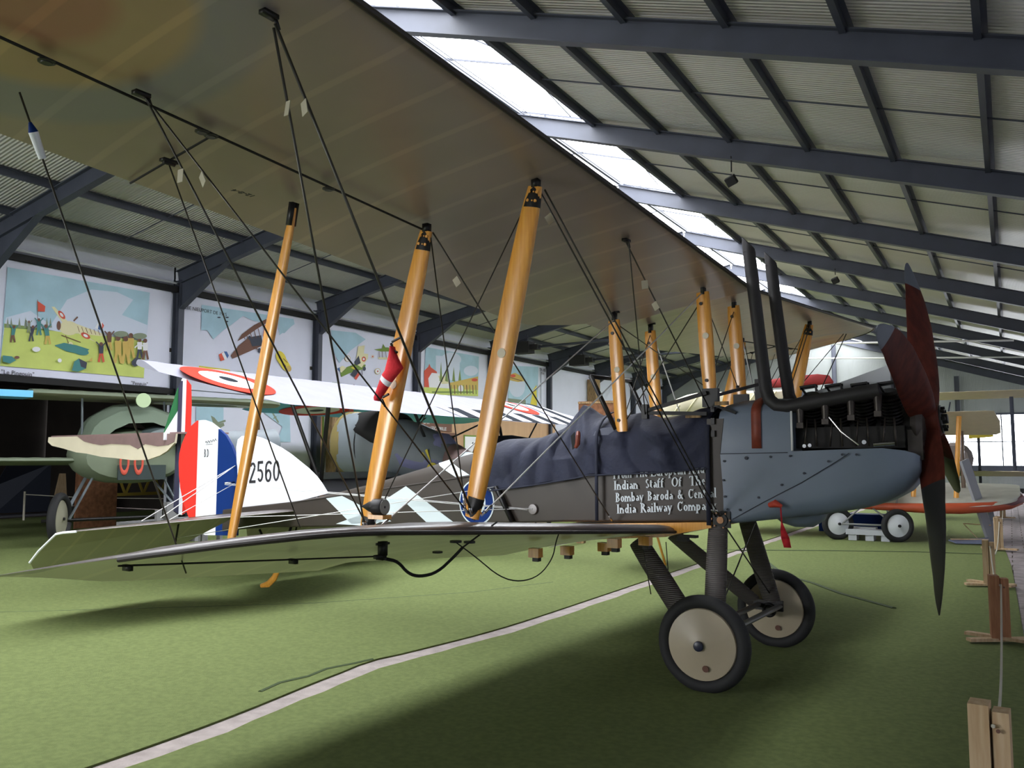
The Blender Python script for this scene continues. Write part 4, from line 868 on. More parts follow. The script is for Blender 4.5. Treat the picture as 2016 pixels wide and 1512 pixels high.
for a in range(5): m.cyl((1.36, -.16, 1.72 + .06 * a), (1.42, -.18, 1.72 + .06 * a), .02, 8)
m.build('timing_case', ENGA, eng)
m = MB(); m.tube([(1.12, -.40, 1.80), (1.26, -.37, 1.81)], .014, 8); m.tube([(.78, -.36, 2.05), (.9, -.40, 1.9), (1.02, -.40, 1.80)], .006, 6); m.lathe((.63, -.385, 1.795), (0, -1, 0), [(0, .014), (.012, .014)], 10); m.lathe((.67, -.385, 1.80), (0, -1, 0), [(0, .014), (.012, .014)], 10); m.lathe((1.06, -.40, 1.82), (0, -1, 0), [(0, .016), (.012, .016)], 10)
m.build('engine_pipe', CHROME, eng)
for s in (-1, 1):
    m = MB(); m.tube([(1.17, s * .36, 2.196), (.9, s * .36, 2.16), (.62, s * .355, 2.115), (.5, s * .35, 2.10), (.42, s * .345, 2.11), (.36, s * .335, 2.16), (.33, s * .325, 2.24), (.30, s * .31, 2.5), (.255, s * .30, 2.95), (.215, s * .30, 3.36)], [.056, .056, .056, .05, .05, .05, .05, .05, .05, .05], 16)
    # slanted cut end
    o = m.build('exhaust_pipe', mat('dull_black_pipe', rgb(38, 36, 38), .6, var=.15, scale=8), BE)
    q = MB(); P = [(.215 + .05 * cos(2 * pi * k / 16), s * .30 + .05 * sin(2 * pi * k / 16), 3.36) for k in range(16)]; Q = [(.21 + .05 * cos(2 * pi * k / 16), s * .30 + .05 * sin(2 * pi * k / 16), 3.385 + .055 * (1 - cos(2 * pi * k / 16)) ) for k in range(16)]; q.loft([P, Q]); q.build('pipe_end', MATS['dull_black_pipe'], o)
# air scoop
m = MB(); m.add([(.50, -.16, 2.17), (.50, .16, 2.17), (1.22, .19, 2.40), (1.22, -.19, 2.40), (.50, -.16, 2.14), (.50, .16, 2.14), (1.22, .19, 2.10), (1.22, -.19, 2.10)], [(0, 1, 2, 3), (0, 4, 5, 1), (0, 3, 7, 4), (1, 5, 6, 2)])
o = m.build('air_scoop', GREYP, BE, smooth=False); md = o.modifiers.new('t', 'SOLIDIFY'); md.thickness = .006
m = MB(); m.prism([(.50, -.17, 2.165), (1.22, -.20, 2.395), (1.22, -.20, 2.10), (.50, -.17, 2.14)], (0, -.004, 0)); m.build('scoop_side', GREYP, o, smooth=False)
m = MB(); m.prism([(1.10, -.195, 2.16), (1.22, -.195, 2.14), (1.22, -.195, 2.06), (1.19, -.195, 2.03), (1.12, -.195, 2.04)], (0, -.006, 0)); m.build('scoop_lip', GREYP, o, smooth=False)
# front cabane bearer: black gun mounting frame
m = MB(); m.box((-.10, -.38, 2.19), (.13, .05, .15)); m.box((-.10, .38, 2.19), (.13, .05, .15)); m.beam((-.12, -.42, 2.23), (-.62, -.46, 2.10), .03, .03); m.beam((-.12, -.42, 2.06), (-.62, -.46, 2.08), .03, .03); m.box((-.64, -.46, 2.09), (.05, .05, .12)); m.beam((-.35, -.44, 2.09), (-.35, -.44, 2.15), .02, .02); m.beam((-.08, -.4, 2.2), (.12, .38, 2.36), .025, .025); m.box((.06, .36, 2.28), (.05, .05, .22)); m.beam((-.05, -.38, 2.12), (.1, -.36, 2.06), .05, .02); m.beam((.12, .38, 2.36), (.2, .36, 2.15), .02, .02)
for z in (1.9, 2.0, 2.1): m.box((-.085, -.385, z), (.03, .02, .05))
m.build('cabane_frame', BLACK, BE, smooth=False)
m = MB(); m.box((-.24, -.41, 2.045), (.13, .02, .03)); m.box((.0, -.41, 2.14), (.11, .02, .03)); m.build('wooden_wedge', OLDW, BE, smooth=False)

# ---------------- propeller
prop = MB(); PC = Vector((1.42, 0, 1.98)); ax = Vector((cos(.0996), 0, sin(.0996))); dn = Vector((sin(.0996), 0, -cos(.0996))); sd = Vector((0, -1, 0))
prop.lathe(PC - ax * .10, ax, [(0, .02), (0, .12), (.19, .12), (.2, .11), (.2, .02)], 28); pr_ = prop.build('propeller', MAHOG, BE)
m = MB(); m.lathe(PC + ax * .1, ax, [(0, .105), (.012, .105), (.013, .04), (.05, .035), (.05, .001)], 24)
for a in range(8): m.cyl(PC + ax * .11 + dn * (.08 * cos(a * pi / 4)) + sd * (.08 * sin(a * pi / 4)), PC + ax * .14 + dn * (.08 * cos(a * pi / 4)) + sd * (.08 * sin(a * pi / 4)), .012, 8)
m.build('hub_plate', BLACK, pr_)
SLT = mat('slate_blade_sheath', rgb(92, 98, 108), .55); BKS = mat('black_blade_tip', rgb(34, 33, 34), .45)
PHI = .4287
for kk in range(4):
    a = PHI + kk * pi / 2; d = dn * cos(a) + sd * sin(a); c = ax.cross(d); R = 1.44; tipm = SLT if kk in (1, 2) else BKS
    c = -c
    def ring(r):
        q = r / R; ch = interp([(0, .14), (.08, .19), (.2, .225), (.4, .25), (.6, .25), (.75, .22), (.88, .165), (.95, .11), (.985, .06), (1.0, .02)], q); th = interp([(0, .09), (.1, .08), (.3, .045), (.6, .025), (1, .008)], q)
        pa = interp([(0, 1.2), (.15, 1.1), (.3, .92), (.5, .70), (.75, .58), (1, .48)], q); sw = interp([(0, 0), (.3, .015), (.6, .02), (.8, -.0), (1, -.06)], q)
        cd = c * cos(pa) + ax * sin(pa); nd = d.cross(cd); o_ = PC + d * r + cd * sw
        return [o_ + cd * (ch / 2 * cos(2 * pi * j / 14)) + nd * (th / 2 * sin(2 * pi * j / 14)) for j in range(14)]
    cut = 1.22 if kk in (1, 2) else .52
    rs = [0.04 + (cut - .04) * i / 14 for i in range(15)]
    bl = MB().loft([ring(r) for r in rs]).build('blade', MAHOG, pr_)
    o = MB().loft([ring(cut + (R - cut) * i / 10) for i in range(11)]).build('blade_tip', tipm, pr_)

# ---------------- undercarriage
CV = mat('ribbed_brown_wrap', rgb(72, 66, 64), .5, var=.05, spec=.5); wavebump(CV, 'Z', 22, .5, .01)
for s in (-1, 1):
    hubp = Vector((0, s * .9, .35))
    m = MB(); m.torus(hubp, (0, 1, 0), .30, .052, 56, 14); whl = m.build('wheel', RUBBER, BE)
    m = MB(); m.lathe(hubp - Vector((0, .10, 0)), (0, 1, 0), [(0, .035), (.0, .04), (.012, .09), (.05, .255), (.075, .262), (.125, .262), (.15, .255), (.19, .09), (.2, .04), (.2, .03)], 44); m.build('wheel_disc', mat('ivory_disc_cloth', rgb(178, 165, 142), .4, var=.04, scale=4), whl)
    m = MB(); m.lathe(hubp - Vector((0, .125, 0)), (0, 1, 0), [(0, .026), (.004, .036), (.25, .036), (.254, .026)], 20); m.build('hub', mat('blue_black_hub', rgb(36, 40, 60), .35), whl)
    m = MB(); m.disc(hubp + Vector((.04, -.084, -.16)), Vector((0.03, -1, -.2)), .024, 16, t=.006); m.build('valve_opening', MBRN, whl)
def leg(a, b, w, t): return strut('undercarriage_leg', a, b, w, t, m=CV, taper=.9)
for s in (-1, 1):
    leg((.03, s * .74, .42), (-.06, s * .36, 1.17), .17, .06); leg((-.14, s * .74, .42), (-.76, s * .37, 1.02), .17, .055)
m = MB(); m.cyl((0, -.82, .35), (0, .82, .35), .024, 12); m.tube([(.09, -.72, .40), (.09, .72, .40)], .03, 12, flat=.7, flatdir=(0, 0, 1)); m.tube([(-.10, -.72, .40), (-.10, .72, .40)], .03, 12, flat=.7, flatdir=(0, 0, 1)); m.build('axle', mat('grey_axle_metal', rgb(112, 110, 108), .4, metal=.5), BE)
m = MB()
for s in (-1, 1): m.box((-.01, s * .72, .40), (.26, .03, .09)); m.torus((0, s * .70, .36), (0, 1, 0), .05, .015, 20, 8)
m.build('axle_fork', BLACK, BE)
# bomb rack blocks under the near wing
for u, v in ((-1.2, -1.30), (-1.1, -.98), (-.62, -1.1), (-.50, -.80), (-.9, -.72)):
    z = zL(v) + INC * u - .03; m = MB(); m.box((u, v, z - .035), (.09, .07, .07)); o = m.build('rack_block', SPRUCE, BE, smooth=False); MB().box((u + .01, v, z - .085), (.05, .05, .03)).build('rack_clip', BLACK, o, smooth=False)
MB().box((-.35, -.40, 1.055), (.09, .05, .04)).box((-.30, -.40, 1.075), (.14, .06, .02)).build('rack_clip', BLACK, BE, smooth=False)
# pitot bracket and rubber tube under the near wing
z = zL(3.55) - INC * .75
m = MB(); m.box((-.74, -3.58, z - .045), (.03, .045, .075)); m.box((-.74, -3.58, z - .02), (.02, .09, .012)); m.box((-.74, -3.60, z - .085), (.03, .07, .02)); br = m.build('pitot_bracket', BLACK, BE)
m = MB(); m.tube(curve([(-.74, -3.56, z - .1), (-.72, -3.48, z - .12), (-.70, -3.42, z - .19), (-.68, -3.34, z - .215), (-.64, -3.24, z - .20), (-.60, -3.14, z - .12), (-.57, -3.10, z - .07)]), .009, 8); m.tube([(-.57, -3.10, z - .07), (-.43, -2.96, z + .07)], .005, 6); m.build('rubber_tube', BLACKM, br)
m = MB()
m.tube(curve([(-.68, -3.02, zL(3.02) + INC * -.68 - .03), (-.66, -2.85, 1.12), (-.62, -2.65, .98), (-.60, -2.45, .93), (-.58, -2.25, .95), (-.56, -2.12, 1.05), (-.55, -2.10, 1.15), (-.5, -2.14, 1.22)]), .004, 6); m.build('hanging_cable', BLACKM, BE)
# landing light / wind driven lamp on the near wing
lp = Vector((-.82, -3.02, 1.40)); 
# ---------------- rigging wires
wires = []
def wr(a, b, r=.006, m=WIRE, n='rigging_wire', tag_=None, tb=True):
    a, b = Vector(a), Vector(b); q = MB(); q.tube([a, b], r, 6); o = q.build(n, m, BE)
    if tb:
        d = (b - a).normalized(); q = MB(); q.tube([b - d * .10, b - d * .03], .009, 8); q.tube([b - d * .03, b], .005, 6); q.build('turnbuckle', CHROME, o)
    return o
oF = Vector((-.143, -4.90, 3.36)); oR = Vector((-.914, -4.93, 3.24))
FBb, RBb = FB + Vector((0, 0, -.01)), RB + Vector((0, 0, .02))
for s in (-1, 1):
    Y = lambda p: Vector((p[0], -s * p[1] if s > 0 else p[1], p[2])) if s < 0 else Vector((p[0], -p[1], p[2]))
    for dx in (0, .03):
        wr(Y(oF + Vector((dx, 0, 0))), Y(FBb + Vector((dx, .02, 0))), .0065) if dx == 0 else wr(Y(oF + Vector((-.03, .02, 0))), Y(RBb), .006)
    wr(Y(oR), Y(RBb + Vector((.02, .02, 0))), .005); wr(Y(oR), Y(FBb + Vector((-.02, .03, 0))), .005)
    # flying wires strut top -> fuselage bottom (doubled)
    for dx in (-.012, .022): wr(Y((FT.x + dx, -2.94, 3.23)), Y((-.06 + dx, -.40, 1.24)), .0052)
    for dx in (-.0, ): wr(Y((RT_.x + dx, -2.94, 3.10)), Y((-.98 + dx, -.40, 1.16)), .0052)
    # landing wires
    wr(Y((-.15, -.40, 3.05)), Y((FB.x + .02, -2.94, 1.37)), .0055, WIREW, 'landing_wire'); wr(Y((-.95, -.40, 2.90)), Y((RB.x + .03, -2.92, 1.26)), .006, WIREW, 'landing_wire')
    # incidence wires
    wr(Y(FT + Vector((-.03, 0, -.03))), Y(RB + Vector((.05, 0, .06))), .004); wr(Y(RT_ + Vector((.03, 0, -.03))), Y(FB + Vector((-.05, 0, .04))), .004)
    # aileron cables
    wr(Y((-1.215, -5.30, 3.20)), Y((-1.60, -4.15, 1.10)), .0045, tb=False); wr(Y((-1.30, -4.54, 3.13)), Y((-1.45, -3.5, 1.30)), .004, tb=False)
wr((-.138, -1.84, 3.16), (-.10, -.42, 2.10), .005, tb=False); wr((-.12, -1.84, 3.16), (-.64, -.46, 2.05), .005, tb=False)
wr((-.10, -.38, 2.25), (-.955, -.38, 2.88), .004, tb=False); wr((-.146, -.38, 3.02), (-.89, -.38, 1.98), .005, tb=False)
wr((-.146, -.38, 3.02), (-.12, .38, 2.30), .004, tb=False); wr((-.146, .38, 3.02), (-.12, -.38, 2.28), .004, tb=False); wr((-.955, -.38, 2.88), (-.9, .38, 2.0), .004, tb=False); wr((-.955, .38, 2.88), (-.9, -.38, 1.98), .004, tb=False)
wr((-1.183, -.40, 2.42), (-.955, -.38, 1.95), .022, BLACK, 'fairing_tube', tb=False); wr((-1.183, .40, 2.42), (-.955, .38, 1.95), .022, BLACK, 'fairing_tube', tb=False); wr((-1.183, -.40, 2.42), (-1.183, .40, 2.44), .018, BLACK, 'fairing_tube', tb=False)
# undercarriage bracing
wr((-.0, -.38, 1.16), (.02, .72, .48), .006, tb=False); wr((-.0, .38, 1.16), (.02, -.72, .48), .006, tb=False)
wr((-.62, -.6, 1.02), (-.55, -.6, .62), .004, tb=False); wr((-.5, -.4, 1.02), (-.48, -.4, .72), .004, tb=False)
# control cables along the rear fuselage
for a, b in (((-1.80, -.385, 1.243), (-6.36, -.16, 1.40)), ((-1.85, -.385, 1.235), (-6.36, -.16, 1.385)), ((-1.80, -.385, 1.25), (-6.2, -.9, 1.02)), ((-2.2, -.38, 1.44), (-6.25, -.9, .80))): wr(a, b, .0035, WIREW, 'control_cable', tb=False)
# blue and white sleeve on the aileron cable
a = Vector((-1.215, -5.30, 3.20)); b = Vector((-1.60, -4.15, 1.10)); d = (b - a).normalized(); q = MB(); q.tube([a + d * .12, a + d * .16], [.006, .02], 10, mi=1); q.tube([a + d * .16, a + d * .27], [.02, .016], 10); q.build('cable_sleeve', [WHITE, BLUE], BE)
# paper tags on wires
TAG = mat('paper_tag', rgb(176, 170, 150), .8)
def ptag(a, b, t, r=.02):
    a, b = Vector(a), Vector(b); p = a.lerp(b, t); q = MB(); M = Matrix.Rotation(random.uniform(-.6, .6), 3, 'Y') @ Matrix.Rotation(random.uniform(-.4, .4), 3, 'Z'); q.box(p + Vector((0, -.008, -.03)), (.045, .003, .06), M); q.build('paper_tag', TAG, BE, smooth=False)
ptag(oF, FBb, .11); ptag(oF, RBb, .10); ptag(oR, RBb, .12); ptag(FT, (-.1, -.4, 1.2), .06); ptag(RT_, (-.9, -.4, 1.16), .12); ptag(oR, FBb, .14)
ptag((-.138, -1.84, 3.16), (-.1, -.42, 2.1), .2); ptag((-.138, -1.84, 3.16), (-.1, -.42, 2.1), .32)
# lamp seen on the near wing
r = thing('wing_lamp', 'small black lamp with a glass front sitting on the near lower wing', 'lamp', (0, 0, 0)); r.parent = None
# ================================================================== LOOSE THINGS ON THE MAIN BIPLANE
BM = Matrix.Translation((-1.95, 7.15, 0)) @ Matrix.Rotation(-DL, 4, 'Z')
def bw(p): return BM @ Vector(p)
# lamp
r.location = bw((-1.24, -3.05, 1.405)); r.rotation_euler = (0, 0, -DL)
MB().box((0, 0, -.06), (.12, .08, .025)).build('wooden_base', SPRUCE, r, smooth=False)
MB().cyl((0, 0, -.05), (0, 0, -.01), .022, 12).box((0, 0, -.035), (.05, .03, .03)).build('foot', BLACK, r)
f = Vector((1, .02, .0)).normalized()
MB().lathe(-f * .16, f, [(0, .004), (.03, .010), (.08, .032), (.11, .036), (.12, .05), (.19, .052), (.20, .046)], 20).build('housing', BLACK, r)
MB().lathe(f * .035, f, [(0, .046), (.006, .046), (.008, .03), (.004, .001)], 20).build('lens', mat('grey_glass', rgb(150, 150, 140), .15), r)
# canvas cover over both cockpits
ctop = [(-2.50, 1.80), (-2.36, 1.86), (-2.26, 1.885), (-2.05, 1.905), (-1.854, 1.90), (-1.70, 1.95), (-1.576, 2.03), (-1.50, 2.15), (-1.46, 2.20), (-1.40, 2.17), (-1.335, 2.12), (-1.25, 2.08), (-1.205, 2.07), (-1.05, 2.085), (-.851, 2.105), (-.70, 2.06), (-.563, 2.05), (-.4, 2.09), (-.284, 2.125), (-.15, 2.15), (-.12, 2.14)]
cbot = [(-2.50, 1.50), (-2.37, 1.46), (-2.24, 1.405), (-1.8, 1.46), (-1.32, 1.535), (-1.2, 1.56), (-.6, 1.585), (-.13, 1.625), (-.12, 1.625)]
cw = [(-2.5, .335), (-2.2, .36), (-.12, .382)]
m = MB(); nu, na = 190, 84; rng = []
for i in range(nu + 1):
    u = -2.5 + 2.38 * i / nu; zt = interp(ctop, u); zb = interp(cbot, u); w = interp(cw, u) + .012; sh = min(zt - .08, interp(ZT, u) + .02); ring_ = []
    hump = math.exp(-((u + 1.46) / .16) ** 2)
    for j in range(na + 1):
        q = j / na
        if q < .28: t = q / .28; y, z = -w, lerp(zb, sh, t)
        elif q > .72: t = (1 - q) / .28; y, z = w, lerp(zb, sh, t)
        else:
            a = pi * (q - .28) / .44; pw = 1.0 + 1.2 * hump
            y = -w * cos(a) * (1 - .35 * hump * sin(a)); z = sh + (zt - sh) * (sin(a) ** (.75 * pw))
        sd_ = abs(cos(pi * min(max((q - .28) / .44, 0), 1)))
        # folds radiating from the windscreen hump and hanging below the cabane strut
        dd = sqrt((u + 1.46) ** 2 + (z - 2.2) ** 2) + .05; an = atan2(z - 2.2, u + 1.46)
        fold = .045 * (abs(sin(an * 9 + 1.2 * sin(dd * 5))) - .5) * min(1, dd * 2.2) * math.exp(-dd * 1.0) + .036 * sin(11 * (u + (z - 1.8) * .9) + 1.5 * sin(5 * z)) * math.exp(-((u + .62) / .45) ** 2) * sd_ + .010 * sin(31 * u + 6 * z) * sin(9 * z + 3 * u) + .012 * sin(19 * (u + .55 * z)) * sd_
        dd2 = sqrt((u + .5) ** 2 + (z - 2.15) ** 2); fold += .030 * sin(30 * dd2) * math.exp(-((dd2 - .28) / .22) ** 2) * sd_
        y += (-1 if q < .5 else 1) * (max(fold, -.012) + .014) * (1 if sd_ > .3 else .3); z += .006 * sin(13 * u + 5 * y)
        ring_.append(tuple(bw((u, y, z))))
    rng.append(ring_)
m.loft(rng, cap=False, close=False)
cv = m.build('canvas_cover', COVER, None, smooth=True); tag(cv, 'navy canvas cover draped and strapped over the cockpits of the big brown biplane', 'cover')
md = cv.modifiers.new('thick', 'SOLIDIFY'); md.thickness = .004
def cpart(mb, name, m, **k):
    o = mb.build(name, m, smooth=False, keep=True, **k); o.parent = cv; o.matrix_parent_inverse = Matrix.Translation(-Vector(cv.location)); return o
m = MB(); q = [(-1.17, 1.90), (-1.15, 1.94), (-1.08, 1.965), (-.94, 1.975), (-.92, 1.93), (-1.0, 1.905)]
m.prism([tuple(bw((u, -.385, z))) for u, z in q], bw((0, -.004, 0)) - bw((0, 0, 0))); cpart(m, 'pale_opening', mat('slate_patch', rgb(96, 100, 116), .7))
m = MB(); m.prism([tuple(bw((u, -.424, z))) for u, z in ((-1.372, 1.90), (-1.33, 1.935), (-1.325, 1.80), (-1.355, 1.78))], bw((0, -.006, 0)) - bw((0, 0, 0))); cpart(m, 'slit', BLACKM)
m = MB(); m.tube([bw((-1.30, -.42, 1.93)), bw((-1.285, -.45, 1.90)), bw((-1.29, -.45, 1.83)), bw((-1.32, -.43, 1.80))], [.018, .022, .022, .016], 8); tag(m.build('leather_handle', LEATHER), 'brown leather handle poking through the slit of the navy cover', 'handle')
m = MB(); m.tube([bw((u, -.425 - .004, z)) for u, z in ((-2.36, 1.455), (-2.24, 1.40), (-1.8, 1.455), (-1.32, 1.53), (-1.2, 1.555), (-.6, 1.58), (-.13, 1.62))], .007, 6); cpart(m, 'hem', mat('navy_webbing', rgb(30, 34, 52), .8))
# red sleeve over the pitot head on the rear strut
a = RB.lerp(RT_, .48)
def pt(px_, py_, v): 
    n = BM.to_3x3() @ Vector((0, 1, 0)); p0 = bw((0, v, 0)); rr_ = ray(px_, py_); c_ = Vector((0, 0, EYE)); return c_ + rr_ * ((p0 - c_).dot(n) / rr_.dot(n))
V0 = -3.10
r = thing('pitot_sleeve', 'bright red cloth sleeve with a white band tied to the middle orange strut', 'sleeve', pt(755, 790, V0))
rl = Vector(r.location)
def loc(px_, py_, v=V0): return pt(px_, py_, v) - rl
def flatcone(A, B, C, D, dy=.03):
    """bag between edge A-B (one side) and C-D (other), pillowed"""
    m = MB(); rings = []
    for i in range(9):
        t = i / 8; L_ = A.lerp(B, t); R_ = C.lerp(D, t); rings.append([L_.lerp(R_, .5 - .5 * cos(2 * pi * k / 14)) + Vector((0, -dy * sin(2 * pi * k / 14) * (1 - .3 * t), 0)) for k in range(14)])
    return m.loft(rings)
P1, P2, P3, P4 = loc(772, 684), loc(738, 783), loc(793, 726), loc(750, 789)
A1 = [loc(*p) for p in ((771, 684), (758, 732), (737, 784))]; B1 = [loc(*p) for p in ((774, 684), (795, 722), (749, 790))]
def bag(ls, rs, m_, name, dy=.028):
    m = MB(); rings = []
    for L_, R_ in zip(ls, rs): rings.append([L_.lerp(R_, .5 - .5 * cos(2 * pi * k / 14)) + Vector((0, -dy * sin(2 * pi * k / 14), 0)) for k in range(14)])
    return m.loft(rings).build(name, m_, r)
bag([loc(771, 682), loc(765, 705), loc(758, 730), loc(753, 737)], [loc(774, 682), loc(786, 708), loc(794, 726), loc(772, 756)] if False else [loc(774, 682), loc(783, 704), loc(794, 724), loc(771, 753)], REDC, 'sleeve')
bag([loc(753, 737), loc(750, 745)], [loc(771, 753), loc(765, 762)], WHITE, 'white_band', .027)
bag([loc(750, 745), loc(737, 782), loc(739, 788)], [loc(765, 762), loc(750, 785), loc(746, 790)], REDC, 'sleeve_toe', .026)
m = MB(); m.tube([loc(770, 676), loc(775, 690), loc(782, 694)], .008, 6); m.tube([loc(772, 673), loc(789, 664)], .008, 6); m.tube([loc(752, 786), loc(758, 800)], .008, 6); m.tube([loc(754, 782), loc(765, 776)], .008, 6); m.build('pitot_tube', BLACK, r)
# red exhaust plug and streamer under the nose, small red flags
r = thing('red_streamer', 'red plug and hanging red streamer below the grey-blue nose cowl', 'streamer', bw((.42, -.36, 1.03)))
c = Vector((0, 0, 0)); M3 = BM.to_3x3()
def rl3(u, v, z): return M3 @ Vector((u - .42, v + .36, z - 1.03))
m = MB(); m.tube([rl3(.36, -.40, 1.345), rl3(.41, -.43, 1.36), rl3(.46, -.43, 1.34)], [.02, .03, .012], 10); m.build('plug', mat('orange_red_plastic', rgb(196, 70, 50), .5), r)
m = MB(); pts = [(.445, 1.33, .003), (.45, 1.22, .004), (.46, 1.16, .018), (.475, 1.10, .03), (.49, 1.03, .026)]
for (u, z, w), (u2, z2, w2) in zip(pts, pts[1:]): m.add([rl3(u - w, -.42, z), rl3(u + w, -.41, z), rl3(u2 + w2, -.41, z2), rl3(u2 - w2, -.42, z2)], [(0, 1, 2, 3)])
o = m.build('streamer', REDC, r); md = o.modifiers.new('t', 'SOLIDIFY'); md.thickness = .003
pf = bw((.02, .62, 2.80)); r = thing('red_flag', 'small red warning flag hanging from a wire by the black exhaust pipes', 'flag', pf)
m = MB(); m.prism([(0, 0, .10), (.035, 0, .06), (.03, 0, -.02), (.01, 0, -.08), (-.03, 0, 0)], (0, .003, 0)); m.build('flag', REDC, r, smooth=False); m = MB(); m.tube([(0, 0, .1), (-.04, 0, .26)], .003, 5); m.build('string', WIRE, r)
# ================================================================== BARRIER POSTS ALONG THE AISLE
def fl(px_, py_): p = at(px_, py_, 'z', 0); return Vector((p.x, p.y, .013))
posts = [(Vector((-.125, 4.43, .013)), 'nearest pine barrier post at the lower right corner', PINE), (fl(1972, 1268), 'reddish pine barrier post with crossed feet, second from the near end', wood_mat('reddish_pine', (176, 128, 96), (150, 104, 76), .75, 5, (8, 8, .8), 0)),
         (fl(1950, 1157), 'pale barrier post with a thin cross foot, third from the near end', PINE), (fl(1968, 1086), 'slim pale barrier post beside the leaning board, fourth from the near end', PINE), (fl(1975, 1022), 'distant brownish barrier post, fifth from the near end', PINE), (fl(1984, 992), 'furthest barrier post seen along the aisle', PINE)]
tops = []
for i, (p, lab, m_) in enumerate(posts):
    r = thing('barrier_post', lab, 'barrier post', p, radians(8 if i % 2 else -4), 'wooden rope barrier posts along the aisle')
    w = .15 if i < 2 else .13; h = .58
    o = MB().box((-w * .28, 0, h / 2 + .03), (w * .55, w * .8, h)).box((w * .28, .01, h / 2 + .02), (w * .44, w * .72, h - .03)).build('upright', m_, r, smooth=False)
    MB().disc((w * .22, -w * .36 - .008, h - .07), (0, 1, 0), .009, 10).build('rope_hole', MBRN, r)
    for a in (25, -28):
        M = Matrix.Rotation(radians(a), 3, 'Z'); m = MB(); m.box((0, 0, .03 if a > 0 else .045), (.62, .085, .028), M)
        m.build('foot', PINE, r, smooth=False)
    tops.append(p + Vector((.03, 0, h - .05)))
m = MB()
for i, (a, b) in enumerate(zip(tops, tops[1:])):
    L_ = (b - a).length; pts = []
    for k in range(15):
        t = k / 14; q = a.lerp(b, t); q.z -= .30 * 4 * t * (1 - t) * min(1, L_ / 5); q += Vector((-.02, -.07, 0)) * (1 if k in (0,) else .6); pts.append(q)
    tag(MB().tube(pts, .009, 6).build('barrier_rope', ROPE), 'pale rope sagging between barrier posts, %s span' % ['nearest', 'second', 'third', 'fourth', 'furthest'][i], 'rope', 'ropes between the barrier posts')
# leaning information board and its wedge shaped foot
b = fl(1953, 1070)
r = thing('information_board', 'tall grey information board leaning edge-on beside the barrier rope', 'board', b)
top = at(1906, 903, 'y', b.y - .55) - b; top = Vector((top.x, top.y, top.z))
M_ = MB(); d = Vector((-.42, -.2, 1.66))
M_.beam((0, 0, .02), d, .05, .30, (.45, .9, 0)); M_.build('panel', mat('grey_white_board', rgb(150, 152, 158), .6), r, smooth=False)
MB().beam((.07, .05, .02), (-.02, .35, .75), .05, .10, (1, 0, 0)).build('prop', mat('pale_blue_board', rgb(170, 182, 196), .6), r, smooth=False)
MB().prism([(-.05, -.6, .02), (-.6, -.75, .02), (-.75, -.55, .05), (-.05, -.2, .10)], (0, 0, .02)).build('foot_board', mat('grey_blue_board', rgb(104, 112, 134), .7), r, smooth=False)
MB().beam((-.05, -.3, .09), (-.7, -.62, .09), .03, .02).beam((.0, .0, .35), (-.5, .1, .36), .025, .02).beam((-.5, .1, .36), (-.2, -.3, .05), .012, .012).build('rail', PINE, r, smooth=False)
# information desk in the annex
p = Vector((-25.6, 15.2, 0)); r = thing('information_desk', 'dark blue slanted information desk at the far left under the wing', 'desk', p)
MB().prism([(-.2, -.9, .1), (-.35, -.85, .9), (.5, -1.0, 1.55), (.5, .3, 1.55), (.2, .5, .1)], (-.06, .02, 0)).build('panel', mat('dark_blue_board', rgb(40, 46, 62), .7), r, smooth=False)
MB().prism([(.3, .45, .02), (.45, .9, .02), (.5, .75, 1.25), (.45, .6, 1.25)], (.05, 0, 0)).box((.3, .6, .03), (.1, 1.4, .06)).build('leg', PINE, r, smooth=False); MB().box((.2, 0, .03), (.5, 2.2, .06)).build('foot', mat('grey_board', rgb(104, 104, 112), .8), r, smooth=False)
m = MB(); m.tube([(-23.5, 13.8, .72), (-22.5, 15.0, .60), (-21.0, 16.6, .55), (-19.6, 18.0, .62)], .012, 6); m.cyl((-23.5, 13.8, 0), (-23.5, 13.8, .8), .03, 8); m.cyl((-19.6, 18.0, 0), (-19.6, 18.0, .75), .03, 8); tag(m.build('annex_rope', ROPE), 'pale rope strung across the dark annex at the left', 'rope')

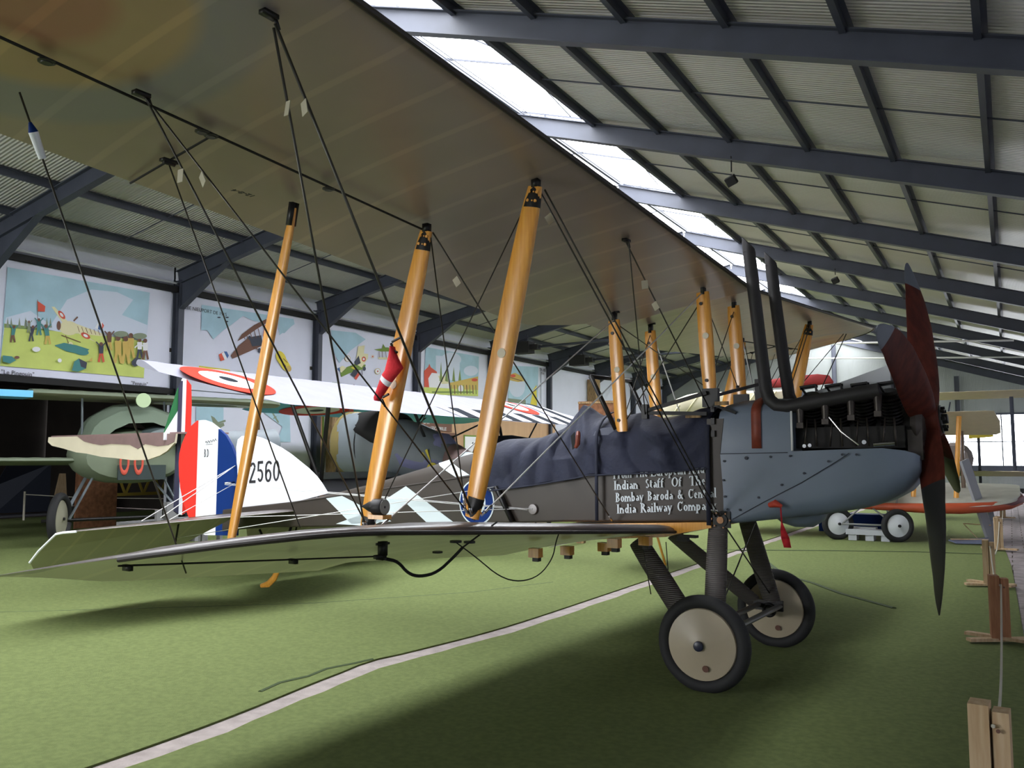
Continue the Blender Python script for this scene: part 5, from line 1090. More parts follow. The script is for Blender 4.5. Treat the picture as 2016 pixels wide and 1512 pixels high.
# ================================================================== AEROPLANES BEHIND
def fuse(parent, secs, m, name='fuselage', n=24, sq=2.4):
    """secs = (x, half width, z centre, half height)"""
    rings = []
    for x, w, z, h in secs:
        rings.append([(x, w * abs(cos(t)) ** (2 / sq) * (1 if cos(t) > 0 else -1), z + h * abs(sin(t)) ** (2 / sq) * (1 if sin(t) > 0 else -1)) for t in [2 * pi * k / n + .001 for k in range(n)]])
    return MB().loft(rings).build(name, m, parent)
def flatwing(parent, mats, x0, x1, z0, z1, y0, y1, thick=.08, name='wing', rake=0, ends=(0, 0), sag=.01, rib=.35):
    """leading edge x0,z0 trailing edge x1,z1 span y0..y1 with rounded / raked ends"""
    xs = [0, .02, .08, .2, .4, .65, .85, 1]; th = [0, .5, .85, 1, .9, .55, .25, 0]; N = int(abs(y1 - y0) / .0875); rings = []
    for i in range(N + 1):
        y = y0 + (y1 - y0) * i / N; e = min(abs(y - y0), abs(y1 - y)); f = min(1, e / .9) ; e0 = abs(y - y0) < abs(y1 - y); en = ends[0] if e0 else ends[1]
        a = x0 + (x1 - x0) * en * (1 - sqrt(max(0, 1 - (1 - f) ** 2))) if en > 0 else x0
        b = x1 + (x0 - x1) * .15 * (1 - f) ** 2 * (1 if en else 0)
        if en < 0: b = x1 + (x0 - x1) * (-en) * (1 - f); a = x0
        s = sag * sin(pi * ((abs(y) / rib) % 1)); up, lo = [], []
        for q, t in zip(xs, th):
            x = a + (b - a) * q; z = z0 + (z1 - z0) * (x - x0) / (x1 - x0); up.append((x, y, z + thick * t * .75 - s * t)); lo.append((x, y, z - thick * t * .2))
        rings.append(up + lo[::-1])
    m = MB(); n = len(rings[0])
    for r_ in rings: m.v += r_
    for i in range(len(rings) - 1):
        for j in range(n): a = i * n + j; b = i * n + (j + 1) % n; m.f.append((a, b, b + n, a + n)); m.mi.append(0 if j < len(xs) - 1 else 1)
    m.f.append(tuple(range(n))); m.mi.append(0); m.f.append(tuple((len(rings) - 1) * n + j for j in range(n))); m.mi.append(0)
    return m.build(name, mats, parent)
def wheel(parent, c, R=.33, disc=None, axis=(0, 1, 0), rt=.05):
    w = MB().torus(c, axis, R - rt, rt, 36, 10).build('wheel', RUBBER, parent); a = Vector(axis)
    MB().lathe(Vector(c) - a * .07, a, [(0, .03), (.01, .05), (.045, R - rt * 1.8), (.095, R - rt * 1.8), (.13, .05), (.14, .03)], 30).build('wheel_disc', disc or CREAM, w)
    MB().lathe(Vector(c) - a * .1, a, [(0, .02), (.0, .03), (.2, .03), (.2, .02)], 12).build('hub', BLACK, w); return w
def pole(parent, a, b, r=.02, m=None, name='strut', flat=.5): return MB().tube([a, b], r, 10, flat=flat).build(name, m or SPRUCE, parent)
SILV = mat('silver_dope', rgb(142, 142, 155), .6, var=.03, scale=3, metal=.0, spec=.08)
OLIVE = mat('olive_green_dope', rgb(108, 118, 98), .6, var=.08, scale=3); OLIVEL = mat('pale_olive_dope', rgb(150, 148, 128), .6, var=.06, scale=3)
SKYBL = mat('bright_sky_blue', rgb(120, 196, 240), .7, spec=.1); GREYF = mat('grey_fabric_paint', rgb(112, 120, 126), .5, var=.08, scale=2)
BRASSY = mat('khaki_ring_paint', rgb(116, 104, 62), .45); PURP = mat('mauve_brown_camouflage', rgb(128, 104, 102), .6, var=.06); CLOTH = mat('grey_blue_cloth', rgb(124, 126, 162), .85, bump=.3, bscale=12)

# silver biplane seen from behind its tail
S_ = thing('silver_biplane', 'silver biplane with red, white and blue roundels on the top wing, behind the rudder', 'aeroplane', (-9.0, 13.0, 0), pi)
w = flatwing(S_, [SILV, SILV], 1.30, -.62, 3.0, 2.43, -5.6, 5.50, .11, ends=(.55, -.75), name='upper_wing', sag=.008)
def onS(u, v, off=.0):
    q = (1.30 - u) / 1.92; t = interp([(0, 0), (.02, .5), (.08, .85), (.2, 1), (.4, .9), (.65, .55), (.85, .25), (1, 0)], q); return Vector((u, v, 3.0 - .2969 * (1.30 - u) + .0825 * t + .010 + off))
def onstrip(m, pts, mi=0):   # thin sheet following the wing top: pts = polygon in (u, v), cut into chordwise strips
    us_ = sorted({min(p[0] for p in pts), max(p[0] for p in pts)} | {1.3 - 1.92 * q for q in (.02, .05, .08, .14, .2, .3, .4, .5, .65, .75, .85, .95) if min(p[0] for p in pts) < 1.3 - 1.92 * q < max(p[0] for p in pts)})
    for a, b in zip(us_, us_[1:]):
        c = clip(pts, a, b)
        if len(c) > 2: m.prism([onS(u, v, .003 * mi) for u, v in c], (0, 0, .0015), mi)
def roundS(u, v, R, rr=(1, .62, .2)):
    m = MB()
    for k, f in enumerate(rr): onstrip(m, [(u + R * f * cos(2 * pi * j / 40), v + R * f * sin(2 * pi * j / 40)) for j in range(40)], k)
    return m.build('roundel', [FRED, FWHT, FDK], w, smooth=False)
roundS(.36, 4.72, .64); roundS(.66, -3.62, .64)
m = MB(); onstrip(m, [(-.61, .3), (-.61, -5.3), (-.20, -5.5), (.9, -5.45), (.9, -4.6), (-.04, -4.3), (-.04, .3)]); m.build('white_tip_panel', FWHT, w, smooth=False)
m = MB()
for k in range(7):
    y = .1 - k * .80; q1 = -.06 if y > -4.5 else 1.15
    o_s = MB(); onstrip(o_s, [(-.615, y), (-.615, y - .38), (q1, y - .38 - (.12 if q1 < 1 else .3)), (q1, y - (.12 if q1 < 1 else .3))], 1); o_s.build('black_stripe', [FDK, FDK], w, smooth=False)
fs = fuse(S_, [(2.24, .30, 1.99, .30), (2.22, .56, 1.99, .56), (2.05, .61, 1.99, .61), (1.5, .60, 1.96, .61), (.87, .53, 1.85, .60), (.2, .48, 1.66, .55), (-.45, .42, 1.44, .42), (-1.1, .36, 1.24, .32), (-2.2, .25, 1.10, .26), (-3.6, .10, .98, .17), (-4.2, .04, .95, .1)], GREYF)
MB().torus((2.10, 0, 1.99), (1, 0, 0), .575, .055, 40, 12).lathe((2.0, 0, 1.99), (1, 0, 0), [(-.02, .60), (0, .625), (.17, .63), (.25, .56), (.25, .40)], 40).build('cowl_ring', BRASSY, fs)
MB().torus((1.6, 0, 1.965), (1, 0, 0), .612, .010, 40, 8).torus((1.05, 0, 1.885), (1, 0, 0), .58, .010, 40, 8).build('cowl_band', BLACKM, fs)
m = MB(); m.loft([[(x, w_ * cos(lerp(e, pi - e, k / 12)), z + h_ * sin(lerp(e, pi - e, k / 12))) for k in range(13)] for x, w_, z, h_, e in ((1.88, .62, 1.98, .62, .75), (1.6, .63, 1.97, .66, .35), (1.2, .63, 1.92, .70, .12), (.95, .60, 1.90, .66, .05), (.87, .55, 1.88, .60, .1))], close=False, cap=False); o = m.build('black_engine_cover', BLACKM, fs); o.modifiers.new('t', 'SOLIDIFY').thickness = .012
m = MB(); m.loft([[(x, w_ * cos(pi * k / 12), z + h_ * sin(pi * k / 12) + .012 * sin(k * 3 + x * 9)) for k in range(13)] for x, w_, z, h_ in ((.80, .5, 1.84, .20), (.66, .53, 1.72, .34), (.58, .52, 1.58, .62), (.3, .50, 1.50, .70), (-.05, .47, 1.50, .66), (-.2, .45, 1.52, .50), (-.32, .44, 1.52, .36))], close=False, cap=False); o = m.build('cockpit_cloth', CLOTH, fs); o.modifiers.new('t', 'SOLIDIFY').thickness = .012
def ban(x0, x1, name, m_):
    m = MB(); R = [(.2, .48, 1.66, .55), (-.45, .42, 1.44, .42), (-1.1, .36, 1.24, .32), (-2.2, .25, 1.10, .26)]; rg = []
    for x in (x0, (x0 + x1) / 2, x1):
        W_, Z_, H2 = [interp([(-r_[0], r_[i]) for r_ in R], -x) for i in (1, 2, 3)]; pw = 2 / 2.4
        rg.append([(x, W_ * 1.01 * abs(cos(t)) ** pw * (1 if cos(t) > 0 else -1), Z_ + (H2 * 1.01 + .004) * abs(sin(t)) ** pw) for t in [pi * (.06 + .88 * k / 16) for k in range(17)]])
    m.loft(rg, close=False, cap=False); o = m.build(name, m_, fs); o.modifiers.new('t', 'SOLIDIFY').thickness = .004
ban(-.28, -.55, 'mauve_band', PURP); ban(-.55, -1.15, 'white_band', LW)
m = MB()
for k in range(9):
    a0 = radians(65 - 16 * k); q = Vector((-.12, .462, 1.50)); m.prism([q + Vector((.10 * cos(a0), 0, .10 * sin(a0))), q + Vector((.40 * cos(a0 + .07), 0, .40 * sin(a0 + .07))), q + Vector((.40 * cos(a0 - .07), 0, .40 * sin(a0 - .07)))], (0, .004, 0))
    m.build('sunburst_ray', MYEL, fs, smooth=False); m = MB()
m = MB(); m.prism([(.30, .455, 1.25), (.30, .455, 1.68), (-.35, .452, 1.56), (-.35, .448, 1.36)], (0, .003, 0)); m.build('sunburst_ground', MBRN, fs, smooth=False)
m = MB(); m.disc((-.10, .472, 1.50), (0, 1, 0), .13, 18, t=.01); m.build('sunburst_sun', MYEL, fs, smooth=False)
flatwing(S_, [SILV, SILV], .95, -.15, 1.40, 1.16, -3.9, 4.3, .08, ends=(.5, .5), name='lower_wing')
m = MB(); m.add([(.90, .5, 1.475), (.90, 4.0, 1.475), (.45, 4.0, 1.375), (.45, .5, 1.375)], [(0, 1, 2, 3)]); m.build('grey_walkway', GREYF, S_, smooth=False)
for s in (-1, 1):
    pole(S_, (1.0, s * .45, 2.3), (.9, s * 1.0, 2.9), .03, BLACK); pole(S_, (.1, s * .45, 2.1), (-.3, s * 1.3, 2.50), .03, BLACK); pole(S_, (.3, s * 2.9, 1.3), (.8, s * 3.2, 2.85), .035, BLACK); pole(S_, (.3, s * 2.9, 1.3), (-.2, s * 3.3, 2.52), .035, BLACK)
    wheel(S_, (1.2, s * .8, .34), .34); pole(S_, (1.2, s * .75, .35), (1.5, s * .4, 1.4), .03, BLACK); pole(S_, (1.2, s * .75, .35), (.7, s * .4, 1.3), .03, BLACK)
m = MB(); m.prism([(2.32, .05, 1.95), (2.34, .20, 1.0), (2.32, .36, .95), (2.32, .18, 1.9)], (.03, 0, 0)); m.build('propeller_blade', BLACKM, S_, smooth=False); m = MB(); m.prism([(2.32, -.05, 2.0), (2.34, -.12, 2.95), (2.32, -.22, 2.98), (2.32, -.18, 2.05)], (.03, 0, 0)); m.build('propeller_blade', MAHOG, S_, smooth=False)
m = MB(); m.prism([(-3.7, 0, 1.0), (-4.0, 0, 1.4), (-4.4, 0, 1.45), (-4.6, 0, 1.1), (-4.5, 0, .8), (-4.1, 0, .85)], (0, .03, 0)); m.build('rudder', SILV, S_, smooth=False); flatwing(S_, [SILV, SILV], -3.3, -4.3, 1.0, .92, -.9, .9, .05, ends=(.7, .7), name='tailplane')
MB().tube([(-4.0, 0, .88), (-4.25, 0, .03)], .02, 8).build('tail_skid', SPRUCE, S_)

# olive biplane nose-on at the left
B_ = thing('olive_biplane', 'olive green biplane facing the hall at the left edge, its nose under a cloth', 'aeroplane', (-17.0, 11.9, 0), radians(-18))
zz = 2.98
flatwing(B_, [OLIVE, OLIVEL], 1.35, -.1, zz, zz - .05, -1.93, 3.5, .14, ends=(0, .4), name='upper_wing', sag=.006); 
m = MB(); m.box((.95, -2.63, zz - .03), (.8, 1.4, .13)); m.build('blue_wing_tip', SKYBL, B_, smooth=False)
m = MB()
for R, mi in ((1.0, 0), (.66, 1)): m.prism([(.62 + .42 * R * cos(2 * pi * j / 36), 1.75 + 1.15 * R * sin(2 * pi * j / 36), zz - .063 - (.004 if mi else 0) + .03 * (.42 * R * cos(2 * pi * j / 36))) for j in range(36)], (0, 0, .002), mi)
m.build('wing_ring', [WHITE, OLIVE], B_, smooth=False)
flatwing(B_, [OLIVE, OLIVE], 1.2, .0, 1.66, 1.56, -4.6, 3.4, .12, ends=(.4, .4), name='lower_wing')
fb = fuse(B_, [(1.5, .5, 1.75, .30), (1.45, .95, 1.72, .44), (1.2, 1.12, 1.75, .56), (.6, 1.1, 1.78, .6), (-.6, .7, 1.75, .55), (-1.6, .3, 1.75, .35)], OLIVE, sq=2.2)
m = MB(); m.loft([[(x, .15 + w_ * cos(pi * k / 14), z + h_ * sin(pi * k / 14) ** .8 + .015 * sin(k * 2.3)) for k in range(15)] for x, w_, z, h_ in ((1.5, .75, 1.95, .5), (1.35, 1.05, 1.9, .82), (.9, 1.1, 1.9, .98), (.3, 1.0, 1.95, .9), (-.2, .7, 2.0, .6))], close=False); m.build('nose_cloth', mat('grey_green_cloth', rgb(104, 118, 102), .85, bump=.4, bscale=10), B_)
m = MB(); m.loft([[(x, .55 + w_ * cos(pi * k / 12), z + h_ * sin(pi * k / 12)) for k in range(13)] for x, w_, z, h_ in ((1.68, .3, 1.95, .2), (1.6, .55, 1.9, .42), (1.2, .6, 1.9, .5), (.9, .5, 1.9, .4))], close=False); m.build('tarpaulin', mat('blue_grey_tarpaulin', rgb(84, 98, 98), .4), B_)
m = MB()
for y in (-.35, .12): m.torus((1.57, y, 1.62), (1, 0, 0), .13, .035, 24, 8)
o = m.build('orange_intake_ring', MRED, B_); o.scale = (1, .6, 1.6); o.location = (0, -.05, -.97)
m = MB(); m.box((1.55, .1, 1.42), (.05, .95, .3)); m.build('radiator_panel', mat('dark_teal_panel', rgb(46, 58, 58), .6), B_, smooth=False)
for y in (-2.45, 2.9): pole(B_, (1.0, y, 1.72), (1.1, y - .05, zz - .05), .04, wood_mat('dull_brown_strut', (116, 94, 74), (96, 78, 62), .5))
for y in (-.9, .75): pole(B_, (.9, y, 2.2), (1.0, y - .05, zz - .05), .04, GREYF)
for y, wx in ((-1.35, .0), (1.3, 0)):
    wheel(B_, (1.3, y, .52), .52, OLIVEL, rt=.08, axis=Vector((.55, .83, 0)).normalized()); pole(B_, (1.2, y * .85, .5), (1.1, y * .5, 1.4), .04, GREYF); pole(B_, (1.0, y * .9, .5), (.4, y * .45, 1.4), .04, GREYF)
MB().cyl((1.0, -1.6, .47), (1.0, 1.45, .47), .035, 10).build('axle', BLACK, B_)
MB().lathe((1.62, .05, 2.90), (1, 0, 0), [(0, .01), (.0, .15), (.02, .15), (.02, .01)], 24).build('round_plate', mat('pale_green_disc', rgb(180, 200, 160), .7), B_)
MB().tube([(1.3, .05, 2.90), (1.63, .05, 2.90)], .02, 6).build('plate_bracket', BLACK, B_)
# trestles beneath the olive aeroplane
r = thing('pallet_stand', 'low whitish wooden pallet and upright standing on the carpet under the olive biplane', 'stand', (-14.6, 11.2, .016), radians(4))
GW = mat('grey_white_painted_wood', rgb(128, 128, 130), .8, var=.08)
m = MB(); m.box((0, .3, .34), (.5, 2.0, .28)); m.box((0, -.5, .1), (.4, .35, .2)); m.box((0, 1.0, .1), (.4, .35, .2)); m.build('block', GW, r, smooth=False); MB().box((.35, .05, .42), (.1, .28, .84)).box((.35, -.25, .35), (.06, .12, .7)).build('upright', GW, r, smooth=False)
r = thing('trestle_ladder', 'narrow whitish wooden trestle behind the red edge of the rudder', 'trestle', (-13.0, 11.4, .016), 0)
m = MB()
for y in (-.35, 0, .3): m.beam((0, y, 0), (.0, y - .05, 1.0), .1, .06)
m.box((0, 0, .98), (.12, .9, .06)); m.build('leg', GW, r, smooth=False)
r = thing('yellow_frame', 'yellow angle frame standing in the dark annex below the olive biplane', 'frame', (-20.5, 15.4, 0), 0)
m = MB(); YF = mat('dull_yellow_paint', rgb(130, 112, 40), .6)
m.beam((0, -1.3, .75), (0, 1.1, .75), .08, .08); m.beam((0, -1.3, 1.35), (0, 1.1, 1.35), .08, .08)
for k in range(5): m.beam((0, -1.2 + .55 * k, .75), (0, -.92 + .55 * k, 1.35), .05, .05); m.beam((0, -.92 + .55 * k, 1.35), (0, -.65 + .55 * k, .75), .05, .05)
for y in (-1.2, 1.0): m.beam((0, y, 0), (0, y, .75), .08, .08)
m.build('lattice', YF, r, smooth=False)
for (x, y, w_, h_, lab) in ((-19.6, 13.3, 1.1, 1.6, 'tall brown sheet of board standing in the annex'), (-19.4, 16.6, .6, 1.5, 'tan board standing at the rear of the annex')):
    tag(MB().box((x, y, h_ / 2), (.06, w_, h_)).build('standing_board', CRATEW if w_ > 1 else PLY, smooth=False), lab, 'board')

# tail of a third machine: tall striped rudder and drooping cream elevator
H_ = thing('striped_tail_aeroplane', 'rear end of an aeroplane with drooping cream elevator and thin red, white and blue rudder', 'aeroplane', (-11.8, 9.6, 0))
m = MB(); m.prism([(0, -.15, .80), (0, -.07, .78), (0, -.07, 3.02), (0, -.12, 3.03), (0, -.15, 3.0)], (.03, 0, 0)); m.build('white_rudder_stripe', WHITE, H_, smooth=False)
m = MB(); m.prism([(0, -.07, .78), (0, .05, .85), (0, .05, 2.6), (0, .03, 2.92), (0, -.07, 3.02)], (.03, 0, 0)); m.build('red_rudder_stripe', RED, H_, smooth=False)
m = MB(); m.prism([(0, -.15, .8), (0, -.22, .85), (0, -.22, 2.86), (0, -.15, 2.98)], (.04, 0, 0)); m.build('rudder_post', mat('dark_indigo', rgb(48, 48, 72), .6), H_, smooth=False)
m = MB(); m.prism([(0.0, -.22, 2.86), (0, -.22, 2.48), (0, -.46, 2.12)], (.025, 0, 0)); m.build('green_fin', mat('flag_green', rgb(34, 104, 58), .6), H_, smooth=False)
m = MB(); m.prism([(0.0, -.22, 2.48), (0, -.22, 2.0), (0, -.46, 2.0), (0, -.46, 2.12)], (.025, 0, 0)); m.build('white_fin', WHITE, H_, smooth=False)
def hx(p): return (p[0] + 11.8, -.4, p[1])
E0 = [(-15.02, 2.075), (-15.03, 2.0), (-14.9, 1.93), (-14.56, 1.88), (-14.18, 1.81), (-13.9, 1.79), (-13.46, 1.73), (-13.1, 1.71), (-12.64, 1.675), (-12.26, 1.68), (-11.95, 1.75), (-11.78, 1.82), (-11.62, 1.93), (-11.56, 1.97), (-11.75, 1.9), (-11.6, 2.08)]
m = MB(); m.prism([hx(p) for p in [(-15.02, 2.085), (-15.03, 2.0), (-14.9, 1.93), (-14.56, 1.88), (-14.18, 1.81), (-13.9, 1.79), (-13.46, 1.73), (-13.1, 1.71), (-12.64, 1.675), (-12.26, 1.68), (-11.95, 1.75), (-11.78, 1.82), (-11.60, 1.95), (-11.58, 2.10)]], (0, .04, 0)); m.build('drooping_elevator', CREAM, H_, smooth=False)
m = MB(); m.prism([(x + 11.8, -.412, z) for x, z in [(-14.15, 2.09), (-13.95, 2.0), (-13.7, 1.955), (-13.47, 1.93), (-13.2, 1.95), (-12.95, 1.94), (-12.7, 1.93), (-12.5, 1.86), (-12.32, 1.94), (-12.0, 1.90), (-11.75, 1.92), (-11.60, 1.97), (-11.57, 2.105)]], (0, .01, 0)); m.build('mauve_camouflage', PURP, H_, smooth=False)
m = MB(); m.prism([(.2, -.36, 2.10), (-3.2, -.36, 2.08), (-3.0, .5, 2.10), (-.3, .75, 2.12), (.2, .7, 2.12)], (0, 0, .03)); m.build('tailplane', PURP, H_, smooth=False)
m = MB(); rings = [[(.02 + w_ * cos(2 * pi * k / 14), y, z + h_ * sin(2 * pi * k / 14)) for k in range(14)] for y, w_, z, h_ in ((.1, .05, 1.9, .25), (.8, .12, 1.9, .28), (1.9, .2, 1.95, .3))]; m.loft(rings); m.build('fuselage', GREYF, H_)
m = MB(); m.tube([(0, .4, 1.65), (-.1, .4, .03)], .03, 8); m.tube([(.1, 1.6, 1.7), (.2, 1.6, .03)], .03, 8); m.build('support_leg', GW, H_)

# blue-bellied wing further back
G_ = thing('blue_bellied_monoplane', 'aeroplane with a sky blue wing underside and roundel behind the silver biplane', 'aeroplane', (-16.4, 19.9, 0))
flatwing(G_, [SILV, SKYBL], 1.5, -.2, 3.12, 2.88, -5.0, 5.0, .1, ends=(.5, .5), name='wing')
m = MB()
for R, mi in ((1.0, 0), (.64, 1), (.2, 2)): m.prism([(.65 + .8 * R * cos(2 * pi * j / 36), -3.0 + 1.1 * R * sin(2 * pi * j / 36), 3.0 + .141 * .8 * R * cos(2 * pi * j / 36) - .032 - .004 * mi) for j in range(36)], (0, 0, .002), mi)
m.build('roundel', [RED, WHITE, MDK], G_, smooth=False)
fuse(G_, [(2.2, .35, 2.2, .35), (1.8, .5, 2.2, .5), (0, .45, 2.1, .5), (-1.2, .3, 2.0, .35)], GREYF)
for s in (-1, 1):
    wheel(G_, (1.4, s * .8, .34), .34); pole(G_, (1.4, s * .75, .35), (1.2, s * .3, 1.8), .03, BLACK); pole(G_, (.4, s * .4, 2.0), (.6, s * 2.0, 3.0), .03, BLACK)
MB().box((-1.0, 0, .85), (.3, .3, 1.7)).build('trestle', OLDW, G_, smooth=False)

# cream biplane with orange-red lower wing at the right, facing us
C_ = thing('cream_biplane', 'cream biplane with orange red lower wing and white wheel discs, right of the nose', 'aeroplane', (-2.9, 20.6, 0))
UW = MB(); CREAM2 = mat('cream_ribbed_fabric', rgb(206, 194, 168), .6, var=.04)
def wingx(parent, mats, x0, x1, y0, z0, y1, z1, th=.09, name='wing', tipr=.5, rib=.35):
    """wing spanning x, leading edge y0,z0, trailing edge y1,z1"""
    qs = [0, .03, .1, .25, .45, .7, 1]; t_ = [0, .5, .85, 1, .85, .5, 0]; N = int((x1 - x0) / .0875); rings = []
    for i in range(N + 1):
        x = x0 + (x1 - x0) * i / N; e = min(abs(x - x0), abs(x1 - x)); f = min(1, e / max(.01, tipr)); sh = (1 - sqrt(max(0, 1 - (1 - f) ** 2))) * .42; s = .012 * sin(pi * ((abs(x) / rib) % 1)); up, lo = [], []
        for q, t in zip(qs, t_):
            qq = sh + q * (1 - 1.2 * sh); y = y0 + (y1 - y0) * qq; z = z0 + (z1 - z0) * qq; up.append((x, y, z + th * t * .7 - s * t)); lo.append((x, y, z - th * t * .25 + s * t * .4))
        rings.append(up + lo[::-1])
    m = MB(); n = len(rings[0])
    for r_ in rings: m.v += r_
    for i in range(len(rings) - 1):
        for j in range(n): a = i * n + j; b = i * n + (j + 1) % n; m.f.append((a, b, b + n, a + n)); m.mi.append(0 if j < len(qs) - 1 else 1)
    m.f.append(tuple(range(n))); m.mi.append(0); m.f.append(tuple((len(rings) - 1) * n + j for j in range(n))); m.mi.append(0)
    return m.build(name, mats, parent)
wingx(C_, [CREAM2, CREAM2], -3.0, 2.75, -.9, 2.66, .9, 2.22, .07, 'upper_wing', .12)
ORW = mat('orange_red_dope', rgb(176, 78, 48), .4); DKR = mat('dark_red_dope', rgb(96, 34, 38), .35)
lw = wingx(C_, [mat('grey_cream_striped_fabric', rgb(172, 172, 160), .5, var=.1, scale=3), ORW], -2.9, 3.05, -1.3, .74, 1.2, 1.16, .10, 'lower_wing', 1.2)
m = MB(); m.tube([(x, y, z) for x, y, z in ((-2.6, -1.28, .76), (0, -1.3, .72), (1.4, -1.3, .70), (2.0, -1.22, .71), (2.5, -1.02, .74), (2.85, -.65, .78), (3.03, -.2, .84), (3.0, .3, .93), (2.8, .75, 1.02))], [.03, .06, .10, .11, .10, .09, .08, .07, .05], 12); m.build('leading_edge', ORW, C_)
m = MB(); m.tube([(1.9, -1.26, .68), (2.5, -1.05, .74), (2.87, -.66, .80), (3.06, -.2, .88), (3.02, .3, .97), (2.8, .8, 1.06)], [.03, .06, .075, .075, .06, .03], 10); m.build('dark_tip', DKR, C_)
for x in (-1.2, 1.1, 1.9): pole(C_, (x, -.7, .78), (x + .12, -.6, 2.58), .05, SPRUCE); pole(C_, (x + .1, .5, 1.0), (x + .1, .5, 2.3), .045, wood_mat('dull_brown_strut', (116, 94, 74), (96, 78, 62), .5))
fc = MB().loft([[(w_ * cos(2 * pi * k / 18), y, z + h_ * sin(2 * pi * k / 18)) for k in range(18)] for y, w_, z, h_ in ((-2.0, .2, 1.45, .2), (-1.9, .42, 1.45, .42), (-1.2, .5, 1.45, .5), (.5, .45, 1.45, .5), (3.5, .12, 1.3, .2))]).build('fuselage', ORW, C_)
for x in (-.29, .86):
    w = wheel(C_, (x, -1.45, .34), .34, WHITE, axis=(1, 0, 0) if False else Vector((.55, -.83, 0)).normalized(), rt=.06)
m = MB(); m.tube([(-.25, -1.45, .34), (.84, -1.45, .34)], .02, 8); m.tube([(-.2, -1.45, .34), (.25, -1.3, .78), (.80, -1.45, .36)], .02, 8); m.tube([(.55, -1.2, .9), (.76, -1.43, .40)], .02, 8); m.tube([(.85, -1.2, .9), (.80, -1.43, .40)], .02, 8); m.build('undercarriage_strut', mat('grey_tube', rgb(120, 122, 120), .45), C_)
r = thing('wheel_trolley', 'grey metal trolley on the carpet between the white wheel discs', 'trolley', (-2.65, 19.25, .016), 0)
MB().box((.05, 0, .17), (.85, .4, .10)).box((-.15, .4, .22), (.6, .3, .03)).box((-.25, 0, .06), (.16, .35, .12)).box((.08, 0, .06), (.16, .35, .12)).box((.38, 0, .06), (.16, .35, .12)).build('deck', GREYP, r, smooth=False)
tag(MB().box((-3.2, 21.4, .22), (1.5, .5, .42)).build('blue_box', BLUE, smooth=False), 'blue box on the carpet behind the white wheel discs', 'box')
# second upper wing and figures against the bright window
D_ = thing('distant_aeroplane', 'distant pale aeroplane against the bright end window', 'aeroplane', (-1.3, 27.5, 0))
wingx(D_, [CREAM2, CREAM2], -1.5, 2.1, -.7, 3.55, .7, 3.42, .06, 'upper_wing', .5); wingx(D_, [CREAM2, CREAM2], -1.5, 1.9, -.6, 1.35, .6, 1.2, .06, 'lower_wing', .5)
MB().loft([[(w_ * cos(2 * pi * k / 14), y, z + h_ * sin(2 * pi * k / 14)) for k in range(14)] for y, w_, z, h_ in ((-1.6, .35, 1.7, .35), (-1.2, .45, 1.7, .45), (.5, .4, 1.7, .45), (2.8, .1, 1.6, .2))]).build('fuselage', mat('grey_brown_fuselage', rgb(120, 108, 104), .6), D_)
for x in (-1.0, 1.4): pole(D_, (x, -.3, 1.35), (x, -.3, 3.4), .05, MDK); pole(D_, (x + .5, -.3, 1.35), (x + .9, -.3, 3.3), .02, MDK)
for x in (-.6, .6): wheel(D_, (x, -.4, .35), .35, MDK, axis=(1, 0, 0)); pole(D_, (x, -.4, .35), (x * .5, -.4, 1.4), .03, BLACK)
m = MB(); m.prism([(.25, 1.8, 2.3), (.9, 1.8, 2.35), (.85, 1.8, 3.0), (.2, 1.8, 3.0)], (0, .05, 0)); m.build('yellow_panel', MYEL, D_, smooth=False); MB().box((.5, 2.0, 1.2), (.08, .08, 2.4)).build('panel_pole', MDK, D_, smooth=False)
# cream high wing machine with red covered propeller
E_ = thing('cream_high_wing_aeroplane', 'cream ribbed wing of an aeroplane showing behind the covered cockpits', 'aeroplane', (-4.4, 16.4, 0))
m = MB(); rings = []
for i in range(15):
    t = i / 14; x = -1.75 + 2.6 * t; h_ = 2.55 + .42 * sin(min(1, t * 2.6) * pi / 2) + .0 * t; rings.append([(x, -.3 + .05 * t, h_ - .35), (x, -.32, h_ - .04), (x, -.25, h_), (x, .9, h_ - .15), (x, 1.0, h_ - .25)])
for r_ in rings: m.v += r_
for i in range(14):
    for j in range(4): a = i * 5 + j; m.f.append((a, a + 1, a + 6, a + 5)); m.mi.append(0)
o = m.build('ribbed_wing', mat('ivory_canvas', rgb(232, 226, 204), .7), E_); md = o.modifiers.new('t', 'SOLIDIFY'); md.thickness = .02
m = MB()
for i in range(0, 15, 2):
    t = i / 14; x = -1.75 + 2.6 * t; h_ = 2.55 + .42 * sin(min(1, t * 2.6) * pi / 2); m.tube([(x, -.34, h_ - .36), (x + .25, -.34, h_ - .03 + .0)], .012, 6)
m.build('wing_rib', CREAMP, E_)
MB().loft([[(.8 + w_ * cos(2 * pi * k / 14), y, z + h_ * sin(2 * pi * k / 14)) for k in range(14)] for y, w_, z, h_ in ((-.6, .3, 1.5, .25), (-.2, .36, 1.5, .3), (1, .34, 1.5, .3), (2, .1, 1.5, .15))]).build('fuselage', CREAM, E_)
for x in (.3, 1.3): wheel(E_, (x, -.1, .90), .25, CREAM, axis=(1, 0, 0)); pole(E_, (x, -.1, .9), (x, -.1, 1.3), .03, BLACK)
for x in (-1.2, .5, .9): pole(E_, (x, .3, 1.5 if x > 0 else 1.0), (x, .3, 2.62), .03, BLACK)
MB().tube([(-1.2, .3, 1.0), (.6, .3, 1.4)], .03, 8).build('outrigger', BLACK, E_)
MB().tube([(.95, .3, 2.6), (.95, -.5, 3.10)], .05, 8).build('engine_shaft', BLACK, E_)
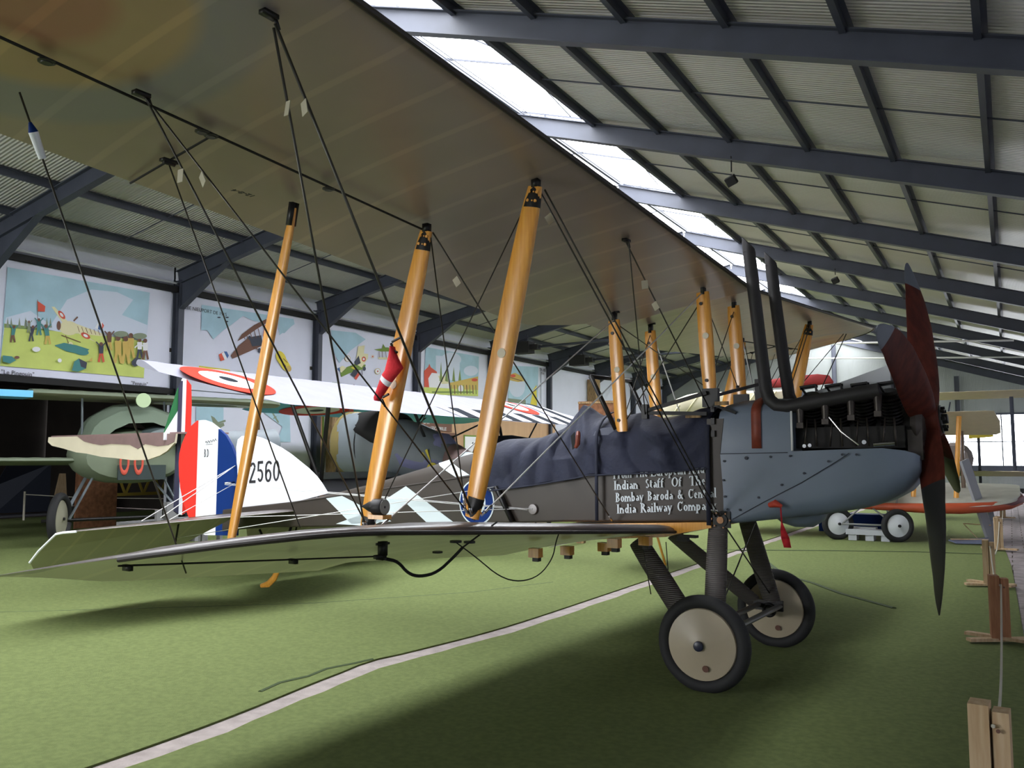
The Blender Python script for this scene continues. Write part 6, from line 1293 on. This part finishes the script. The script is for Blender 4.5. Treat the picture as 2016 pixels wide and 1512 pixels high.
MB().tube([(.45, -.55, 3.06), (.7, -.55, 3.06), (.95, -.55, 3.08), (1.5, -.55, 3.10), (1.68, -.55, 3.09), (1.76, -.55, 3.03)], [.03, .08, .09, .10, .08, .02], 12, flat=.5, flatdir=(0, 1, 0)).build('red_propeller_cover', REDB, E_)
E_.location = (-7.04, 26.2, 0)
def bake(o):
    if o.type == 'MESH': o.data.transform(Matrix.Translation((0, 0, -1.02)) @ Matrix.Scale(1.6, 4))
    for c in o.children: bake(c)
bake(E_)
# boxes
for x, y, z, d, l in ((-9.85, 22.0, .016, (1.5, .8, .75), 'brown wooden box at the very bottom of the stack behind the cockpit'), (-9.80, 22.0, .78, (1.4, .8, .70), 'second wooden box from the bottom of the stack behind the cockpit'), (-9.78, 22.0, 1.50, (1.3, .75, .62), 'third wooden box from the bottom of the stack behind the cockpit'),
     (-9.80, 22.0, 2.14, (1.2, .7, .55), 'brown box just under the top one of the stack behind the cockpit'), (-9.86, 22.0, 2.71, (1.1, .7, .58), 'topmost brown box of the stack behind the cockpit'), (-8.7, 22.2, .016, (.8, .7, 2.7), 'tall narrow brown box right of the stack behind the cockpit')): crate(x, y, z, d, l)
# navy covered machine under the silver wing
V_ = thing('covered_aeroplane', 'aeroplane cockpit under a dark navy cover below the striped end of the silver wing', 'aeroplane', (-8.3, 15.6, 0), radians(8))
fuse(V_, [(1.3, .05, 1.3, .1), (.9, .3, 1.35, .4), (0, .42, 1.4, .5), (-1.2, .45, 1.4, .52), (-1.6, .3, 1.4, .4)], wood_mat('dark_varnished_fuselage', (116, 70, 44), (92, 56, 36), .4))
m = MB(); m.loft([[(x, w_ * cos(pi * k / 16), z + h_ * sin(pi * k / 16) + .03 * sin(k * 2.4 + x * 7)) for k in range(17)] for x, w_, z, h_ in ((-1.5, .3, 1.5, .5), (-1.2, .45, 1.35, .82), (-.7, .47, 1.3, .86), (-.2, .47, 1.3, .80), (.3, .42, 1.35, .70), (.7, .36, 1.35, .55), (1.0, .3, 1.35, .3))], close=False, cap=False); o = m.build('navy_cover', COVER, V_); o.modifiers.new('t', 'SOLIDIFY').thickness = .01
m = MB(); m.beam((-1.35, -.55, .9), (-1.05, -.5, 2.2), .05, .22, (1, 0, 0)); m.build('black_propeller_blade', BLACKM, V_, smooth=False)
m = MB(); m.tube([(.8, -.3, 1.78), (1.25, -.12, 1.55)], .05, 8); m.build('white_stripe', WHITE, V_)
for s in (-1, 1): wheel(V_, (-.4, s * .7, .32), .32, CREAM); pole(V_, (-.4, s * .68, .33), (-.4, s * .35, 1.0), .025, BLACK)
MB().box((.8, 0, .5), (.15, .15, 1.0)).build('trestle', OLDW, V_, smooth=False)
